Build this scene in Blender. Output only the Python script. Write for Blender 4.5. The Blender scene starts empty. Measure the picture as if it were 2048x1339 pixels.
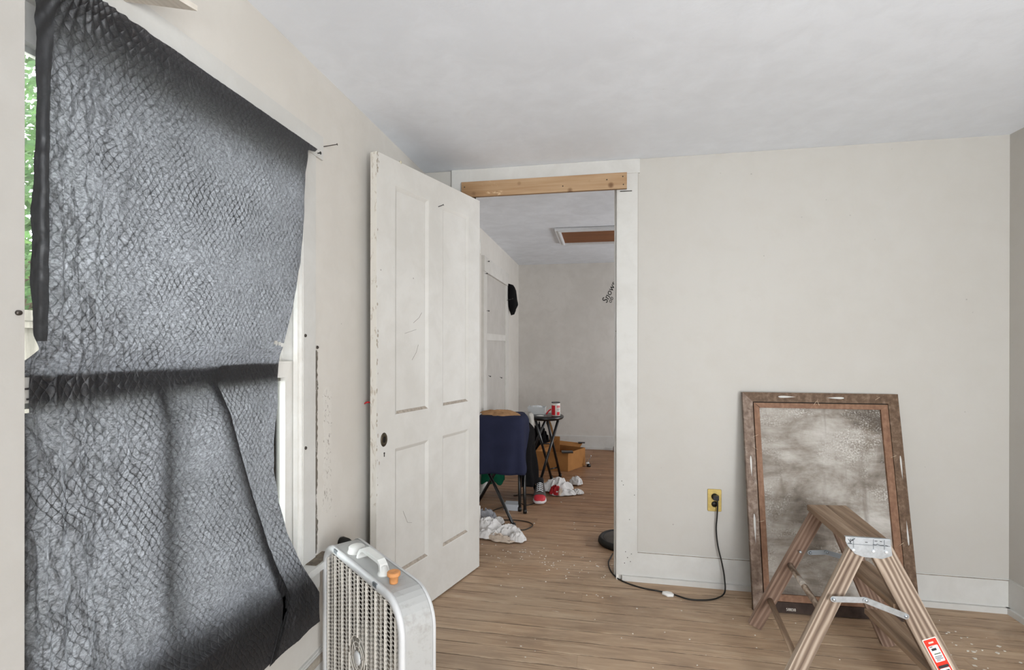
import bpy, bmesh, math, random
from mathutils import Vector, Matrix, noise
random.seed(7)
C = bpy.context.scene.collection
PI = math.pi
# ---------------------------------------------------------------- camera
F_PX, PITCH, ROLL, YAW, CAM_H = 993.1, 0.000867, 0.001393, 0.176783, 1.23426
cam = bpy.data.cameras.new('camera'); co = bpy.data.objects.new('camera', cam); C.objects.link(co)
cam.sensor_width = 36; cam.lens = F_PX/2048*36; cam.shift_y = (690.3-669.5)/2048
cam.clip_start = 0.02; cam.clip_end = 200
Fv = Vector((-math.sin(YAW)*math.cos(PITCH), math.cos(YAW)*math.cos(PITCH), -math.sin(PITCH)))
R0 = Vector((math.cos(YAW), math.sin(YAW), 0)); U0 = R0.cross(Fv)
Rv = R0*math.cos(ROLL)+U0*math.sin(ROLL); Uv = Rv.cross(Fv)
co.matrix_world = Matrix(((Rv.x, Uv.x, -Fv.x, 0), (Rv.y, Uv.y, -Fv.y, 0), (Rv.z, Uv.z, -Fv.z, CAM_H), (0, 0, 0, 1)))
bpy.context.scene.camera = co
# ---------------------------------------------------------------- sky, light, exposure
sc = bpy.context.scene
sc.view_settings.view_transform = 'Standard'; sc.view_settings.look = 'None'
sc.view_settings.gamma = 1; sc.view_settings.use_curve_mapping = False
sc.view_settings.exposure = 0.0
sc.cycles.max_bounces = 10; sc.cycles.diffuse_bounces = 6; sc.cycles.transparent_max_bounces = 16
sc.cycles.sample_clamp_indirect = 4
W = bpy.data.worlds.new('world'); sc.world = W; W.use_nodes = True
bg = W.node_tree.nodes['Background']; bg.inputs[0].default_value = (0.93, 0.97, 1.0, 1); bg.inputs[1].default_value = 17.0
def area(name, loc, d, sx, sy, power, col=(1, 1, 1)):
    l = bpy.data.lights.new(name, 'AREA'); l.shape = 'RECTANGLE'; l.size = sx; l.size_y = sy; l.energy = power; l.color = col
    o = bpy.data.objects.new(name, l); C.objects.link(o); o.location = loc; o.rotation_euler = Vector(d).to_track_quat('-Z', 'Y').to_euler(); return o
area('right_daylight_area', (1.80, -0.95, 1.1), (-.62, 1, .15), 1.2, 1.3, 100, (.93, .965, 1))  # added area lamp standing in for side daylight; the wall is solid
area('rear_fill_area', (0.55, -1.60, 1.15), (-.25, 1, .45), 2.1, 1.4, 90, (.93, .965, 1))  # added fill lamp behind the camera, no window in the rear wall
area('far_room_fill_area', (2.52, 4.35, 1.25), (-1, 0, .45), 1.4, 1.2, 84, (.94, .965, 1))  # added lamp brightening the far room; its right wall has no opening

# ---------------------------------------------------------------- helpers
def props(o, label=None, cat=None, group=None, kind=None):
    if label: o['label'] = label
    if cat: o['category'] = cat
    if group: o['group'] = group
    if kind: o['kind'] = kind
    return o
def empty(name, loc, label=None, cat=None, group=None, kind=None, rz=0):
    o = bpy.data.objects.new(name, None); C.objects.link(o); o.location = loc; o.rotation_euler = (0, 0, rz)
    o.empty_display_size = .05
    return props(o, label, cat, group, kind)
def link(name, me, mat, parent=None, world=True, smooth=False):
    o = bpy.data.objects.new(name, me); C.objects.link(o)
    if mat is not None:
        if isinstance(mat, (list, tuple)):
            for m in mat: me.materials.append(m)
        elif not me.materials: me.materials.append(mat)
    if parent is not None:
        o.parent = parent
        if world: o.matrix_parent_inverse = mw(parent).inverted()
    if smooth:
        for p in me.polygons: p.use_smooth = True
    return o
def mw(o):
    m = Matrix.LocRotScale(o.location, o.rotation_euler, o.scale)
    return m if o.parent is None else mw(o.parent) @ o.matrix_parent_inverse @ m
def from_bm(name, bm, mat, parent=None, world=True, smooth=False, bevel=0, seg=2):
    if bevel:
        es = [e for e in bm.edges if len(e.link_faces) == 2 and e.calc_face_angle(0) > .6]
        bmesh.ops.bevel(bm, geom=es, offset=bevel, segments=seg, affect='EDGES', profile=.7, clamp_overlap=True)
    me = bpy.data.meshes.new(name); bm.to_mesh(me); bm.free()
    return link(name, me, mat, parent, world, smooth)
def bx(bm, x0, x1, y0, y1, z0, z1, M=None):
    vs = [bm.verts.new((M @ Vector(c)) if M else c) for c in
          ((x0, y0, z0), (x1, y0, z0), (x1, y1, z0), (x0, y1, z0), (x0, y0, z1), (x1, y0, z1), (x1, y1, z1), (x0, y1, z1))]
    for f in ((0, 3, 2, 1), (4, 5, 6, 7), (0, 1, 5, 4), (1, 2, 6, 5), (2, 3, 7, 6), (3, 0, 4, 7)):
        bm.faces.new([vs[i] for i in f])
    return vs
def box(name, x0, x1, y0, y1, z0, z1, mat, parent=None, bevel=0.002, M=None, smooth=False):
    bm = bmesh.new(); bx(bm, min(x0, x1), max(x0, x1), min(y0, y1), max(y0, y1), min(z0, z1), max(z0, z1), M)
    return from_bm(name, bm, mat, parent, bevel=bevel, seg=1 if bevel < .003 else 2, smooth=smooth)
def stick_m(p0, p1, side):
    p0, p1 = Vector(p0), Vector(p1); z = (p1-p0).normalized(); s = Vector(side); y = (s - z*s.dot(z)).normalized(); x = y.cross(z)
    return Matrix(((x.x, y.x, z.x, p0.x), (x.y, y.y, z.y, p0.y), (x.z, y.z, z.z, p0.z), (0, 0, 0, 1))), (p1-p0).length
def stick(name, p0, p1, wx, wy, side, mat, parent=None, bevel=.002):
    "box bar from p0 to p1: wy along side, wx across; local z is the grain"
    M, L = stick_m(p0, p1, side)
    bm = bmesh.new(); bx(bm, -wx/2, wx/2, -wy/2, wy/2, 0, L)
    o = from_bm(name, bm, mat, None, bevel=bevel, seg=1)
    if parent is not None: o.parent = parent; o.matrix_local = mw(parent).inverted() @ M
    else: o.matrix_world = M
    return o
def tube_bm(bm, pts, r, n=8, cap=True, closed=False):
    pts = [Vector(p) for p in pts]; rings = []
    rr = r if isinstance(r, (list, tuple)) else [r]*len(pts)
    prev = None
    for i, p in enumerate(pts):
        a = pts[max(i-1, 0)] if not closed else pts[i-1]; b = pts[min(i+1, len(pts)-1)] if not closed else pts[(i+1) % len(pts)]
        t = (b-a).normalized()
        if prev is None:
            u = t.orthogonal().normalized()
        else:
            u = (prev - t*prev.dot(t)).normalized()
        prev = u; v = t.cross(u)
        rings.append([bm.verts.new(p + (u*math.cos(2*PI*k/n)+v*math.sin(2*PI*k/n))*rr[i]) for k in range(n)])
    m = len(rings)
    for i in range(m if closed else m-1):
        A, B = rings[i], rings[(i+1) % m]
        for k in range(n): bm.faces.new((A[k], A[(k+1) % n], B[(k+1) % n], B[k]))
    if cap and not closed:
        bm.faces.new(rings[0][::-1]); bm.faces.new(rings[-1])
def tube(name, pts, r, mat, parent=None, n=8, closed=False):
    bm = bmesh.new(); tube_bm(bm, pts, r, n, closed=closed)
    return from_bm(name, bm, mat, parent, smooth=True)
def spline(pts, k=6):
    P = [Vector(p) for p in pts]; out = []
    for i in range(len(P)-1):
        p0, p1, p2, p3 = P[max(i-1, 0)], P[i], P[i+1], P[min(i+2, len(P)-1)]
        for j in range(k):
            t = j/k
            out.append(.5*((2*p1)+(p2-p0)*t+(2*p0-5*p1+4*p2-p3)*t*t+(-p0+3*p1-3*p2+p3)*t**3))
    out.append(P[-1]); return out
def lathe_bm(bm, prof, n=24, M=None):
    rings = []
    for r, z in prof:
        rings.append([bm.verts.new((M or Matrix()) @ Vector((r*math.cos(2*PI*k/n), r*math.sin(2*PI*k/n), z))) for k in range(n)])
    for A, B in zip(rings, rings[1:]):
        for k in range(n): bm.faces.new((A[k], A[(k+1) % n], B[(k+1) % n], B[k]))
    if prof[0][0] > 1e-5: bm.faces.new(rings[0][::-1])
    if prof[-1][0] > 1e-5: bm.faces.new(rings[-1])
def lathe(name, prof, mat, parent=None, n=24, M=None, smooth=True):
    bm = bmesh.new(); lathe_bm(bm, [(max(r, 1e-4), z) for r, z in prof], n, M)
    bmesh.ops.recalc_face_normals(bm, faces=bm.faces)
    return from_bm(name, bm, mat, parent, smooth=smooth)
def shape2d(name, loops, depth, M, mat, parent=None, bevel=0):
    "flat outline (first loop) with holes (other loops) in the xy plane, thickness along z, placed by M"
    cu = bpy.data.curves.new('tmp', 'CURVE'); cu.dimensions = '2D'; cu.fill_mode = 'BOTH'; cu.extrude = depth/2
    cu.bevel_depth = bevel; cu.bevel_resolution = 1
    for lp in loops:
        s = cu.splines.new('POLY'); s.points.add(len(lp)-1); s.use_cyclic_u = True
        for q, pt in zip(lp, s.points): pt.co = (q[0], q[1], 0, 1)
    ob = bpy.data.objects.new('tmp', cu); C.objects.link(ob)
    dg = bpy.context.evaluated_depsgraph_get(); me = bpy.data.meshes.new_from_object(ob.evaluated_get(dg))
    bpy.data.objects.remove(ob); me.transform(M); me.name = name; me.materials.clear()
    return link(name, me, mat, parent)
def rrect(w, h, r, n=8, cx=0, cy=0):
    out = []
    for (sx, sy, a0) in ((1, 1, 0), (-1, 1, PI/2), (-1, -1, PI), (1, -1, 1.5*PI)):
        for k in range(n+1):
            a = a0+PI/2*k/n; out.append((cx+sx*(w/2-r)+r*math.cos(a), cy+sy*(h/2-r)+r*math.sin(a)))
    return out
def text_mesh(name, s, size, M, mat, parent=None, shear=0, ext=.0003):
    cu = bpy.data.curves.new('tmp', 'FONT'); cu.body = s; cu.size = size; cu.extrude = ext; cu.shear = shear; cu.align_x = 'LEFT'
    ob = bpy.data.objects.new('tmp', cu); C.objects.link(ob)
    dg = bpy.context.evaluated_depsgraph_get(); me = bpy.data.meshes.new_from_object(ob.evaluated_get(dg))
    bpy.data.objects.remove(ob); me.transform(M); me.name = name; me.materials.clear()
    return link(name, me, mat, parent)

# ---------------------------------------------------------------- materials
class MT:
    def __init__(s, name, rough=.6, spec=.3):
        s.m = bpy.data.materials.new(name); s.m.use_nodes = True; s.t = s.m.node_tree; s.b = s.t.nodes['Principled BSDF']
        s.b.inputs['Roughness'].default_value = rough; s.b.inputs['Specular IOR Level'].default_value = spec
    def n(s, t, **k):
        x = s.t.nodes.new(t)
        for a, v in k.items(): setattr(x, a, v)
        return x
    def l(s, a, b): s.t.links.new(a, b)
    def coords(s, kind='Object', scale=(1, 1, 1), rnd=False, loc=(0, 0, 0)):
        if kind == 'World': src = s.n('ShaderNodeNewGeometry').outputs['Position']
        else: src = s.n('ShaderNodeTexCoord').outputs[kind]
        if rnd:
            oi = s.n('ShaderNodeObjectInfo'); vm = s.n('ShaderNodeVectorMath', operation='MULTIPLY_ADD')
            s.l(oi.outputs['Random'], vm.inputs[0]); vm.inputs[1].default_value = (37, 53, 71); s.l(src, vm.inputs[2]); src = vm.outputs[0]
        mp = s.n('ShaderNodeMapping'); mp.inputs['Scale'].default_value = scale; mp.inputs['Location'].default_value = loc
        s.l(src, mp.inputs[0]); return mp.outputs[0]
    def noise(s, co, sc, det=4, rough=.6, dist=0):
        x = s.n('ShaderNodeTexNoise'); x.inputs['Scale'].default_value = sc; x.inputs['Detail'].default_value = det
        x.inputs['Roughness'].default_value = rough; x.inputs['Distortion'].default_value = dist
        s.l(co, x.inputs['Vector']); return x.outputs[0]
    def ramp(s, fac, stops, interp='LINEAR'):
        r = s.n('ShaderNodeValToRGB'); e = r.color_ramp.elements; r.color_ramp.interpolation = interp
        while len(e) > 1: e.remove(e[0])
        e[0].position = stops[0][0]; e[0].color = (*col(stops[0][1]), 1)
        for p, c in stops[1:]:
            q = e.new(p); q.color = (*col(c), 1)
        s.l(fac, r.inputs[0]); return r.outputs[0]
    def mix(s, fac, a, b, bt='MIX'):
        x = s.n('ShaderNodeMix', data_type='RGBA', blend_type=bt)
        for v, i in ((fac, 0), (a, 6), (b, 7)):
            if hasattr(v, 'links'): s.l(v, x.inputs[i])
            elif i == 0: x.inputs[0].default_value = v
            else: x.inputs[i].default_value = (*col(v), 1)
        return x.outputs[2]
    def math(s, op, a, b=0, clamp=False):
        x = s.n('ShaderNodeMath', operation=op, use_clamp=clamp)
        for v, i in ((a, 0), (b, 1)):
            if hasattr(v, 'links'): s.l(v, x.inputs[i])
            else: x.inputs[i].default_value = v
        return x.outputs[0]
    def color(s, c):
        if hasattr(c, 'links'): s.l(c, s.b.inputs['Base Color'])
        else: s.b.inputs['Base Color'].default_value = (*col(c), 1)
    def bump(s, h, st=.3, dist=.002):
        x = s.n('ShaderNodeBump'); x.inputs['Strength'].default_value = st; x.inputs['Distance'].default_value = dist
        s.l(h, x.inputs['Height']); s.l(x.outputs[0], s.b.inputs['Normal'])
def lin(v):
    v /= 255.; return v/12.92 if v <= .04045 else ((v+.055)/1.055)**2.4
def col(c):
    if isinstance(c, str): c = [lin(int(c[i:i+2], 16)) for i in (0, 2, 4)]
    return tuple(c)
def flat(name, c, rough=.6, spec=.3, metal=0, vary=0.0, sc=30, kind='Object', bump=0):
    m = MT(name, rough, spec); m.b.inputs['Metallic'].default_value = metal
    if vary or bump:
        nz = m.noise(m.coords(kind), sc, 5)
        if vary:
            base = col(c); lo = tuple(v*(1-vary) for v in base); hi = tuple(min(1, v*(1+vary)) for v in base)
            m.color(m.ramp(nz, [(.3, lo), (.7, hi)]))
        else: m.color(c)
        if bump: m.bump(nz, bump, .003)
    else: m.color(c)
    return m.m
def paint(name, c, dirt='8a8479', amount=.5, speck=.7, chips=None, bumps=.15, rough=.55, kind='World'):
    "aged wall paint: faint large stains, sparse specks, optional chips"
    m = MT(name, rough, .3); co_ = m.coords(kind)
    big = m.noise(co_, 1.6, 3, .55); fine = m.noise(co_, 9, 6, .65, .4)
    c1 = m.mix(m.ramp(m.math('MULTIPLY', big, fine), [(.16, 'ffffff'), (.34, '000000')]), c, dirt)
    x = m.mix(amount*.22, c, c1)
    if speck:
        v = m.n('ShaderNodeTexVoronoi'); v.inputs['Scale'].default_value = 14; v.inputs['Randomness'].default_value = 1
        m.l(co_, v.inputs['Vector'])
        d = m.ramp(v.outputs['Distance'], [(0, 'ffffff'), (.035, 'ffffff'), (.06, '000000')])
        pick = m.ramp(m.noise(co_, 3.1, 2), [(.56, '000000'), (.6, 'ffffff')])
        x = m.mix(m.math('MULTIPLY', m.math('MULTIPLY', d, pick), speck*.6), x, '55504a')
    if chips:
        nz = m.noise(m.coords(kind, (1, 1, .35)), 22, 8, .75, 1.2)
        x = m.mix(m.ramp(nz, [(chips, '000000'), (chips+.015, 'ffffff')]), x, 'a29a8c')
    m.color(x); m.bump(m.noise(co_, 60, 4, .6), bumps, .002); return m.m
def wood(name, dark, mid, light, axis=2, sc=9, stretch=.05, rings=.5, rough=.6, kind='Object', white=0, whitec='cfc8be', bandw=28, knots=0):
    m = MT(name, rough, .25); s = [1, 1, 1]; s[axis] = stretch
    co_ = m.coords(kind, tuple(s), rnd=True)
    nz = m.noise(co_, sc*6, 6, .65, .3)
    wv = m.n('ShaderNodeTexWave', wave_type='BANDS', bands_direction='X' if axis != 0 else 'Y'); wv.inputs['Scale'].default_value = bandw
    wv.inputs['Distortion'].default_value = 7; wv.inputs['Detail'].default_value = 2; wv.inputs['Detail Scale'].default_value = .8
    m.l(m.coords(kind, tuple(v if i != axis else .12 for i, v in enumerate((1, 1, 1))), rnd=True), wv.inputs['Vector'])
    f = m.math('ADD', m.math('MULTIPLY', nz, 1-rings), m.math('MULTIPLY', wv.outputs[0], rings))
    c = m.ramp(f, [(.2, dark), (.5, mid), (.8, light)])
    if knots:
        v = m.n('ShaderNodeTexVoronoi'); v.inputs['Scale'].default_value = knots; m.l(m.coords(kind, rnd=True), v.inputs['Vector'])
        c = m.mix(m.ramp(v.outputs['Distance'], [(.10, 'ffffff'), (.20, '000000')]), c, dark)
    if white:
        w = m.noise(m.coords(kind, tuple(v if i != axis else .3 for i, v in enumerate((1, 1, 1))), rnd=True), 11, 7, .7, .6)
        c = m.mix(m.ramp(w, [(white, '000000'), (white+.1, 'ffffff')]), c, whitec)
    m.color(c); m.bump(f, .35, .0015); return m.m

M_wall = paint('wall_paint', 'bbb8b2', 'a59d90', .6, .6)
M_wall_left = paint('lightened_wall_paint', 'cecac3', 'a59d90', .7, .6)  # wall paint copy lightened to make up for weak light on this wall
M_wall2 = paint('far_wall_paint', 'c9c5bf', '8d857a', .8, .9)
M_ceil = paint('ceiling_paint', 'e8edf4', 'a8a8aa', .6, .15, bumps=.25)
M_trim = paint('trim_paint', 'c9c8c4', '8f887c', .8, .9, chips=.755)
M_sash = paint('sash_paint', 'dddcd8', '9a8b72', 1.0, .9, chips=.70)
M_door = paint('door_paint', 'cdcbc6', '9b9488', .9, 1.0, chips=.765)
M_gap = flat('dark_gap', '3c3732', .9)
M_white = flat('white_plastic', 'd4d4d0', .35, .5, vary=.05, sc=20)
M_black = flat('black_metal', '0b0a0a', .3, .6)
M_rubber = flat('black_rubber', '15130f', .5, .4)
M_nail = flat('nail_metal', '4b4540', .4, .5, .7)
M_steel = flat('galvanised_steel', 'b9bfc4', .35, .5, .75, vary=.15, sc=60)
# floor boards: worn brown boards, grain along x, pale worn areas and scuffs from the room itself
def floor_mat():
    m = MT('worn_floor_boards', .55, .3)
    co_ = m.coords('Object', (.11, 1, 1), rnd=True)
    g = m.noise(co_, 48, 6, .7, .4); g2 = m.noise(m.coords('Object', (.07, 1, 1), rnd=True), 15, 4, .6, 1.5)
    f = m.math('ADD', m.math('MULTIPLY', g, .55), m.math('MULTIPLY', g2, .45))
    c = m.ramp(f, [(.33, '5f452f'), (.43, '92745a'), (.52, 'b39576'), (.66, 'cfb89c')])
    oi = m.n('ShaderNodeObjectInfo')
    c = m.mix(.35, c, m.ramp(oi.outputs['Random'], [(0, '80634d'), (.5, 'a9896d'), (1, 'c2a68a')]))
    wp = m.coords('World')
    worn = m.noise(wp, 1.7, 5, .6, .5)
    c = m.mix(m.math('MULTIPLY', m.ramp(worn, [(.42, '000000'), (.65, 'ffffff')]), .42), c, 'b7a48e')
    dark = m.noise(m.coords('World', (.5, 1, 1)), 3.3, 5, .65, .8)
    c = m.mix(m.math('MULTIPLY', m.ramp(dark, [(.53, '000000'), (.68, 'ffffff')]), .5), c, '5e4330')
    sep = m.n('ShaderNodeSeparateXYZ'); m.l(wp, sep.inputs[0])
    # the bedroom end by the screen has lost its varnish and gone grey, the far room kept its brown
    fade = m.math('MULTIPLY', m.ramp(m.math('MULTIPLY', sep.outputs[1], .2), [(.35, 'ffffff'), (.75, '000000')]), .35)
    c = m.mix(fade, c, 'b5a48f')
    far = m.math('MULTIPLY', m.ramp(m.math('MULTIPLY', sep.outputs[1], .2), [(.50, '000000'), (.78, 'ffffff')]), .62)
    c = m.mix(far, c, m.mix(1, c, 'b98d63', 'MULTIPLY'))
    lg = m.noise(m.coords('Object', (.02, 1, 1), rnd=True), 150, 3, .5, .2)
    c = m.mix(m.math('MULTIPLY', m.ramp(lg, [(.62, '000000'), (.68, 'ffffff')]), .55), c, '4a3524')
    # grime packed along the long edges of each board, broken here and there
    so = m.n('ShaderNodeSeparateXYZ'); m.l(m.coords('Object'), so.inputs[0])
    ed = m.ramp(m.math('MULTIPLY', m.math('ABSOLUTE', so.outputs[1]), 10), [(.375, '000000'), (.40, 'ffffff')])
    br = m.ramp(m.noise(m.coords('World', (1.0, 3, 1)), 4.0, 4, .7), [(.42, '000000'), (.55, 'ffffff')])
    c = m.mix(m.math('MULTIPLY', m.math('MULTIPLY', ed, br), .6), c, '46352a')
    sc_ = m.noise(m.coords('World', (.35, 1, 1)), 34, 6, .75, .5)
    c = m.mix(m.ramp(sc_, [(.70, '000000'), (.74, 'ffffff')]), c, 'd2c6b4')
    m.color(c); m.bump(f, .3, .002)
    m.l(m.ramp(worn, [(.3, (.35,)*3), (.7, (.6,)*3)]), m.b.inputs['Roughness'])
    return m.m
M_floor = floor_mat()

# ---------------------------------------------------------------- room shell
XL, XR, H = -.987, 1.861, 2.21
TB = math.tan(-.0088)
def yB(x, base=2.682): return base+TB*x
YF = 5.976; XF = 2.6; YR = -1.7
def poly_prism(name, pts, z0, z1, mat, parent=None, kind='structure'):
    bm = bmesh.new(); a = [bm.verts.new((x, y, z0)) for x, y in pts]; b = [bm.verts.new((x, y, z1)) for x, y in pts]
    bm.faces.new(a[::-1]); bm.faces.new(b)
    for i in range(len(pts)): j = (i+1) % len(pts); bm.faces.new((a[i], a[j], b[j], b[i]))
    bmesh.ops.recalc_face_normals(bm, faces=bm.faces)
    o = from_bm(name, bm, mat, parent)
    if parent is None and kind: o['kind'] = kind
    return o
# wall with rectangular holes: list of (y or x intervals) pieces joined in one mesh
def wall_pieces(name, pieces, mat):
    bm = bmesh.new()
    for p in pieces: bx(bm, *p)
    o = from_bm(name, bm, mat); o['kind'] = 'structure'; return o
WY0, WY1, WZ0, WZ1 = .666, 1.523, .487, 1.893   # window opening
wall_pieces('wall_left', [(XL-.14, XL, YR, WY0, 0, H), (XL-.14, XL, WY1, YF+.1, 0, H), (XL-.14, XL, WY0, WY1, 0, WZ0), (XL-.14, XL, WY0, WY1, WZ1, H)], M_wall_left)
# solid right wall without a window; the added area lamp stands before it
wall_pieces('wall_right', [(XR, XR+.12, YR, 2.70, 0, H)], M_wall)
wall_pieces('wall_rear', [(XL, XR, YR-.12, YR, 0, H)], M_wall)
DX0, DX1, DZ = -.715, .082, 2.125   # doorway
def skew_wall(name, x0, x1, z0, z1, base, th, mat, parent=None):
    return poly_prism(name, [(x0, yB(x0, base)), (x1, yB(x1, base)), (x1, yB(x1, base)+th), (x0, yB(x0, base)+th)], z0, z1, mat, parent)
bm = bmesh.new()
def skp(bm, x0, x1, z0, z1, base, th):
    pts = [(x0, yB(x0, base)), (x1, yB(x1, base)), (x1, yB(x1, base)+th), (x0, yB(x0, base)+th)]
    a = [bm.verts.new((x, y, z0)) for x, y in pts]; b = [bm.verts.new((x, y, z1)) for x, y in pts]
    bm.faces.new(a[::-1]); bm.faces.new(b)
    for i in range(4): j = (i+1) % 4; bm.faces.new((a[i], a[j], b[j], b[i]))
skp(bm, XL, DX0, 0, H, 2.684, .115); skp(bm, DX1, XR+.12, 0, H, 2.682, .115); skp(bm, DX0, DX1, DZ, H, 2.682, .115)
o = from_bm('wall_door_side', bm, M_wall); o['kind'] = 'structure'
skew_wall('wall_far', XL-.14, XF+.1, 0, H, YF, .1, M_wall2)
wall_pieces('wall_far_right', [(XF, XF+.1, 2.8, YF, 0, H)], M_wall2)
wall_pieces('wall_far_near_side', [(XR+.12, XF, 2.68, 2.8, 0, H)], M_wall2)
# ceilings: old sagging sheets, gently wavy
def ceiling(name, x0, x1, y0, y1, amp, nx, ny, mat, hole=None):
    bm = bmesh.new(); g = []
    for j in range(ny+1):
        row = []
        for i in range(nx+1):
            x = x0+(x1-x0)*i/nx; y = y0+(y1-y0)*j/ny
            e = min(1, min(x-x0, x1-x, y-y0, y1-y)/.15)
            dz = amp*e*(.6*math.sin(y*2*PI/.34+.6*noise.noise(Vector((x*.8, y*.5, 0))))+1.2*noise.noise(Vector((x*.9, y*2.2, 3))))
            row.append(bm.verts.new((x, y, H+dz)))
        g.append(row)
    for j in range(ny):
        for i in range(nx):
            cx = x0+(x1-x0)*(i+.5)/nx; cy = y0+(y1-y0)*(j+.5)/ny
            if hole and hole[0] < cx < hole[1] and hole[2] < cy < hole[3]: continue
            bm.faces.new((g[j][i], g[j+1][i], g[j+1][i+1], g[j][i+1]))
    o = from_bm(name, bm, mat, smooth=True)
    sm = o.modifiers.new('thick', 'SOLIDIFY'); sm.thickness = .03; sm.offset = -1
    o['kind'] = 'structure'; return o
ceiling('ceiling', XL-.14, XR+.12, YR-.12, 2.74, .0012, 40, 60, M_ceil)
HX0, HX1, HY0, HY1 = -.335, .38, 4.19, 4.72
M_ceil2 = paint('far_ceiling_paint', 'dee2e8', '8f9092', .9, .2, bumps=.25)
ceiling('ceiling_far', XL-.14, XF+.1, 2.74, YF+.1, .0022, 90, 120, M_ceil2)
# attic hatch: frame and stained board hung just under the far ceiling
hat = empty('attic_hatch', ((HX0+HX1)/2, (HY0+HY1)/2, H), kind='structure')
M_hatch = wood('hatch_wood', '4c2a14', '7a4a26', '935f36', axis=0, sc=5, rings=.4)
M_fr = flat('hatch_frame_paint', 'd6d8da', .5, vary=.04)
box('board', HX0, HX1, HY0, HY1, H-.010, H-.002, M_hatch, hat, 0)
for (x0, x1, y0, y1) in ((HX0-.045, HX1+.045, HY0-.045, HY0), (HX0-.045, HX1+.045, HY1, HY1+.045), (HX0-.045, HX0, HY0, HY1), (HX1, HX1+.045, HY0, HY1)):
    f = box('frame', x0, x1, y0, y1, H-.022, H-.002, M_fr, hat, .003)
for (x0, x1, y0, y1) in ((HX0-.018, HX1+.018, HY0-.018, HY0-.006), (HX0-.018, HX0-.006, HY0-.006, HY1+.006), (HX0-.018, HX1+.018, HY1+.006, HY1+.018)):
    box('bead', x0, x1, y0, y1, H-.030, H-.022, M_fr, hat, .002)
# floor: sub floor plus boards
fl = empty('floor', (0, 0, 0), kind='structure')
o = box('subfloor', XL-.1, XF, YR, YF, -.06, -.021, M_gap, fl, 0)
PW = .084; nrow = int((YF-YR)/PW)+1
pmesh = {}
def plank_mesh(L):
    k = round(L, 2)
    if k not in pmesh:
        bm = bmesh.new(); bx(bm, -k/2, k/2, -PW/2+.0018, PW/2-.0018, -.02, 0)
        bmesh.ops.bevel(bm, geom=[e for e in bm.edges if all(v.co.z > -.01 for v in e.verts)], offset=.0016, segments=1, affect='EDGES')
        me = bpy.data.meshes.new('floor_board'); bm.to_mesh(me); bm.free(); me.materials.append(M_floor); pmesh[k] = me
    return pmesh[k]
for r in range(nrow):
    y = YR+PW*(r+.5)
    xe = XR if y < 2.72 else XF
    x = XL; cuts = [XL]
    j = XL+random.choice((.55, .9, 1.3, 1.75, 2.1, 2.4))
    if j < xe-.25: cuts.append(round(j, 2))
    cuts.append(xe)
    for a, b in zip(cuts, cuts[1:]):
        o = bpy.data.objects.new('floor_board', plank_mesh(b-a)); C.objects.link(o); o.parent = fl
        o.location = ((a+b)/2, y, random.uniform(-.0006, 0.0)); 
# paint flakes lying on the boards
bm = bmesh.new()
def flake(x, y, s):
    n = random.choice((4, 5, 6)); a0 = random.uniform(0, 6); z = random.uniform(.0012, .003)
    pts = [(x+s*random.uniform(.5, 1.2)*math.cos(a0+2*PI*k/n), y+s*random.uniform(.4, .9)*math.sin(a0+2*PI*k/n)) for k in range(n)]
    top = [bm.verts.new((px, py, z)) for px, py in pts]; bot = [bm.verts.new((px, py, .0002)) for px, py in pts]
    bm.faces.new(top)
    for k in range(n): bm.faces.new((bot[k], bot[(k+1) % n], top[(k+1) % n], top[k]))
for k in range(70):
    flake(random.gauss(-.45, .16), random.gauss(2.85, .10), random.uniform(.002, .0055))
for k in range(40): flake(random.gauss(-.0, .15), random.gauss(2.75, .12), random.uniform(.002, .006))
for k in range(60): flake(random.uniform(-.6, 1.7), random.uniform(1.9, 2.6), random.uniform(.0015, .005))
for k in range(34): flake(random.gauss(1.5, .14), random.gauss(2.35, .10), random.uniform(.002, .010))
for k in range(30): flake(random.uniform(-.7, 0), random.uniform(3.2, 5.2), random.uniform(.002, .006))
o = from_bm('paint_flakes', bm, flat('paint_flake', 'd9d3c8', .6))
props(o, 'pale flakes of peeled paint scattered over the floor boards', 'paint flakes', kind='stuff')
# baseboards (boards in the door wall, right wall, far wall and left wall) with a quarter round strip
def base_run(name, side, segs):
    e = empty(name, (0, 0, 0), kind='structure')
    for s in segs:
        pts = s
        o = poly_prism('board', pts[0], .0, .150, M_trim, e); o2 = poly_prism('top_bead', pts[1], .150, .156, M_gap if False else M_trim, e)
        o3 = poly_prism('quarter_round', pts[2], .0, .027, M_trim, e)
    return e
def skq(x0, x1, base, t0, t1): return [(x0, yB(x0, base)-t1), (x1, yB(x1, base)-t1), (x1, yB(x1, base)-t0), (x0, yB(x0, base)-t0)]
CX1 = .190   # outer edge of right casing
base_run('baseboard_door_side', 0, [(skq(CX1, XR, 2.682, 0, .006), skq(CX1, XR, 2.682, 0, .004), skq(DX1+.03, XR, 2.682, 0, .019))])
base_run('baseboard_right', 0, [([(XR-.006, YR), (XR, YR), (XR, 2.66), (XR-.006, 2.66)], [(XR-.004, YR), (XR, YR), (XR, 2.66), (XR-.004, 2.66)], [(XR-.019, YR), (XR, YR), (XR, 2.66), (XR-.019, 2.66)])])
base_run('baseboard_far', 0, [(skq(XL, XF, YF, 0, .012), skq(XL, XF, YF, 0, .008), skq(XL, XF, YF, 0, .024))])
base_run('baseboard_left', 0, [([(XL, .66), (XL+.012, .66), (XL+.012, 2.64), (XL, 2.64)], [(XL, .66), (XL+.008, .66), (XL+.008, 2.64), (XL, 2.64)], [(XL, .66), (XL+.024, .66), (XL+.024, 2.64), (XL, 2.64)])])
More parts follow.
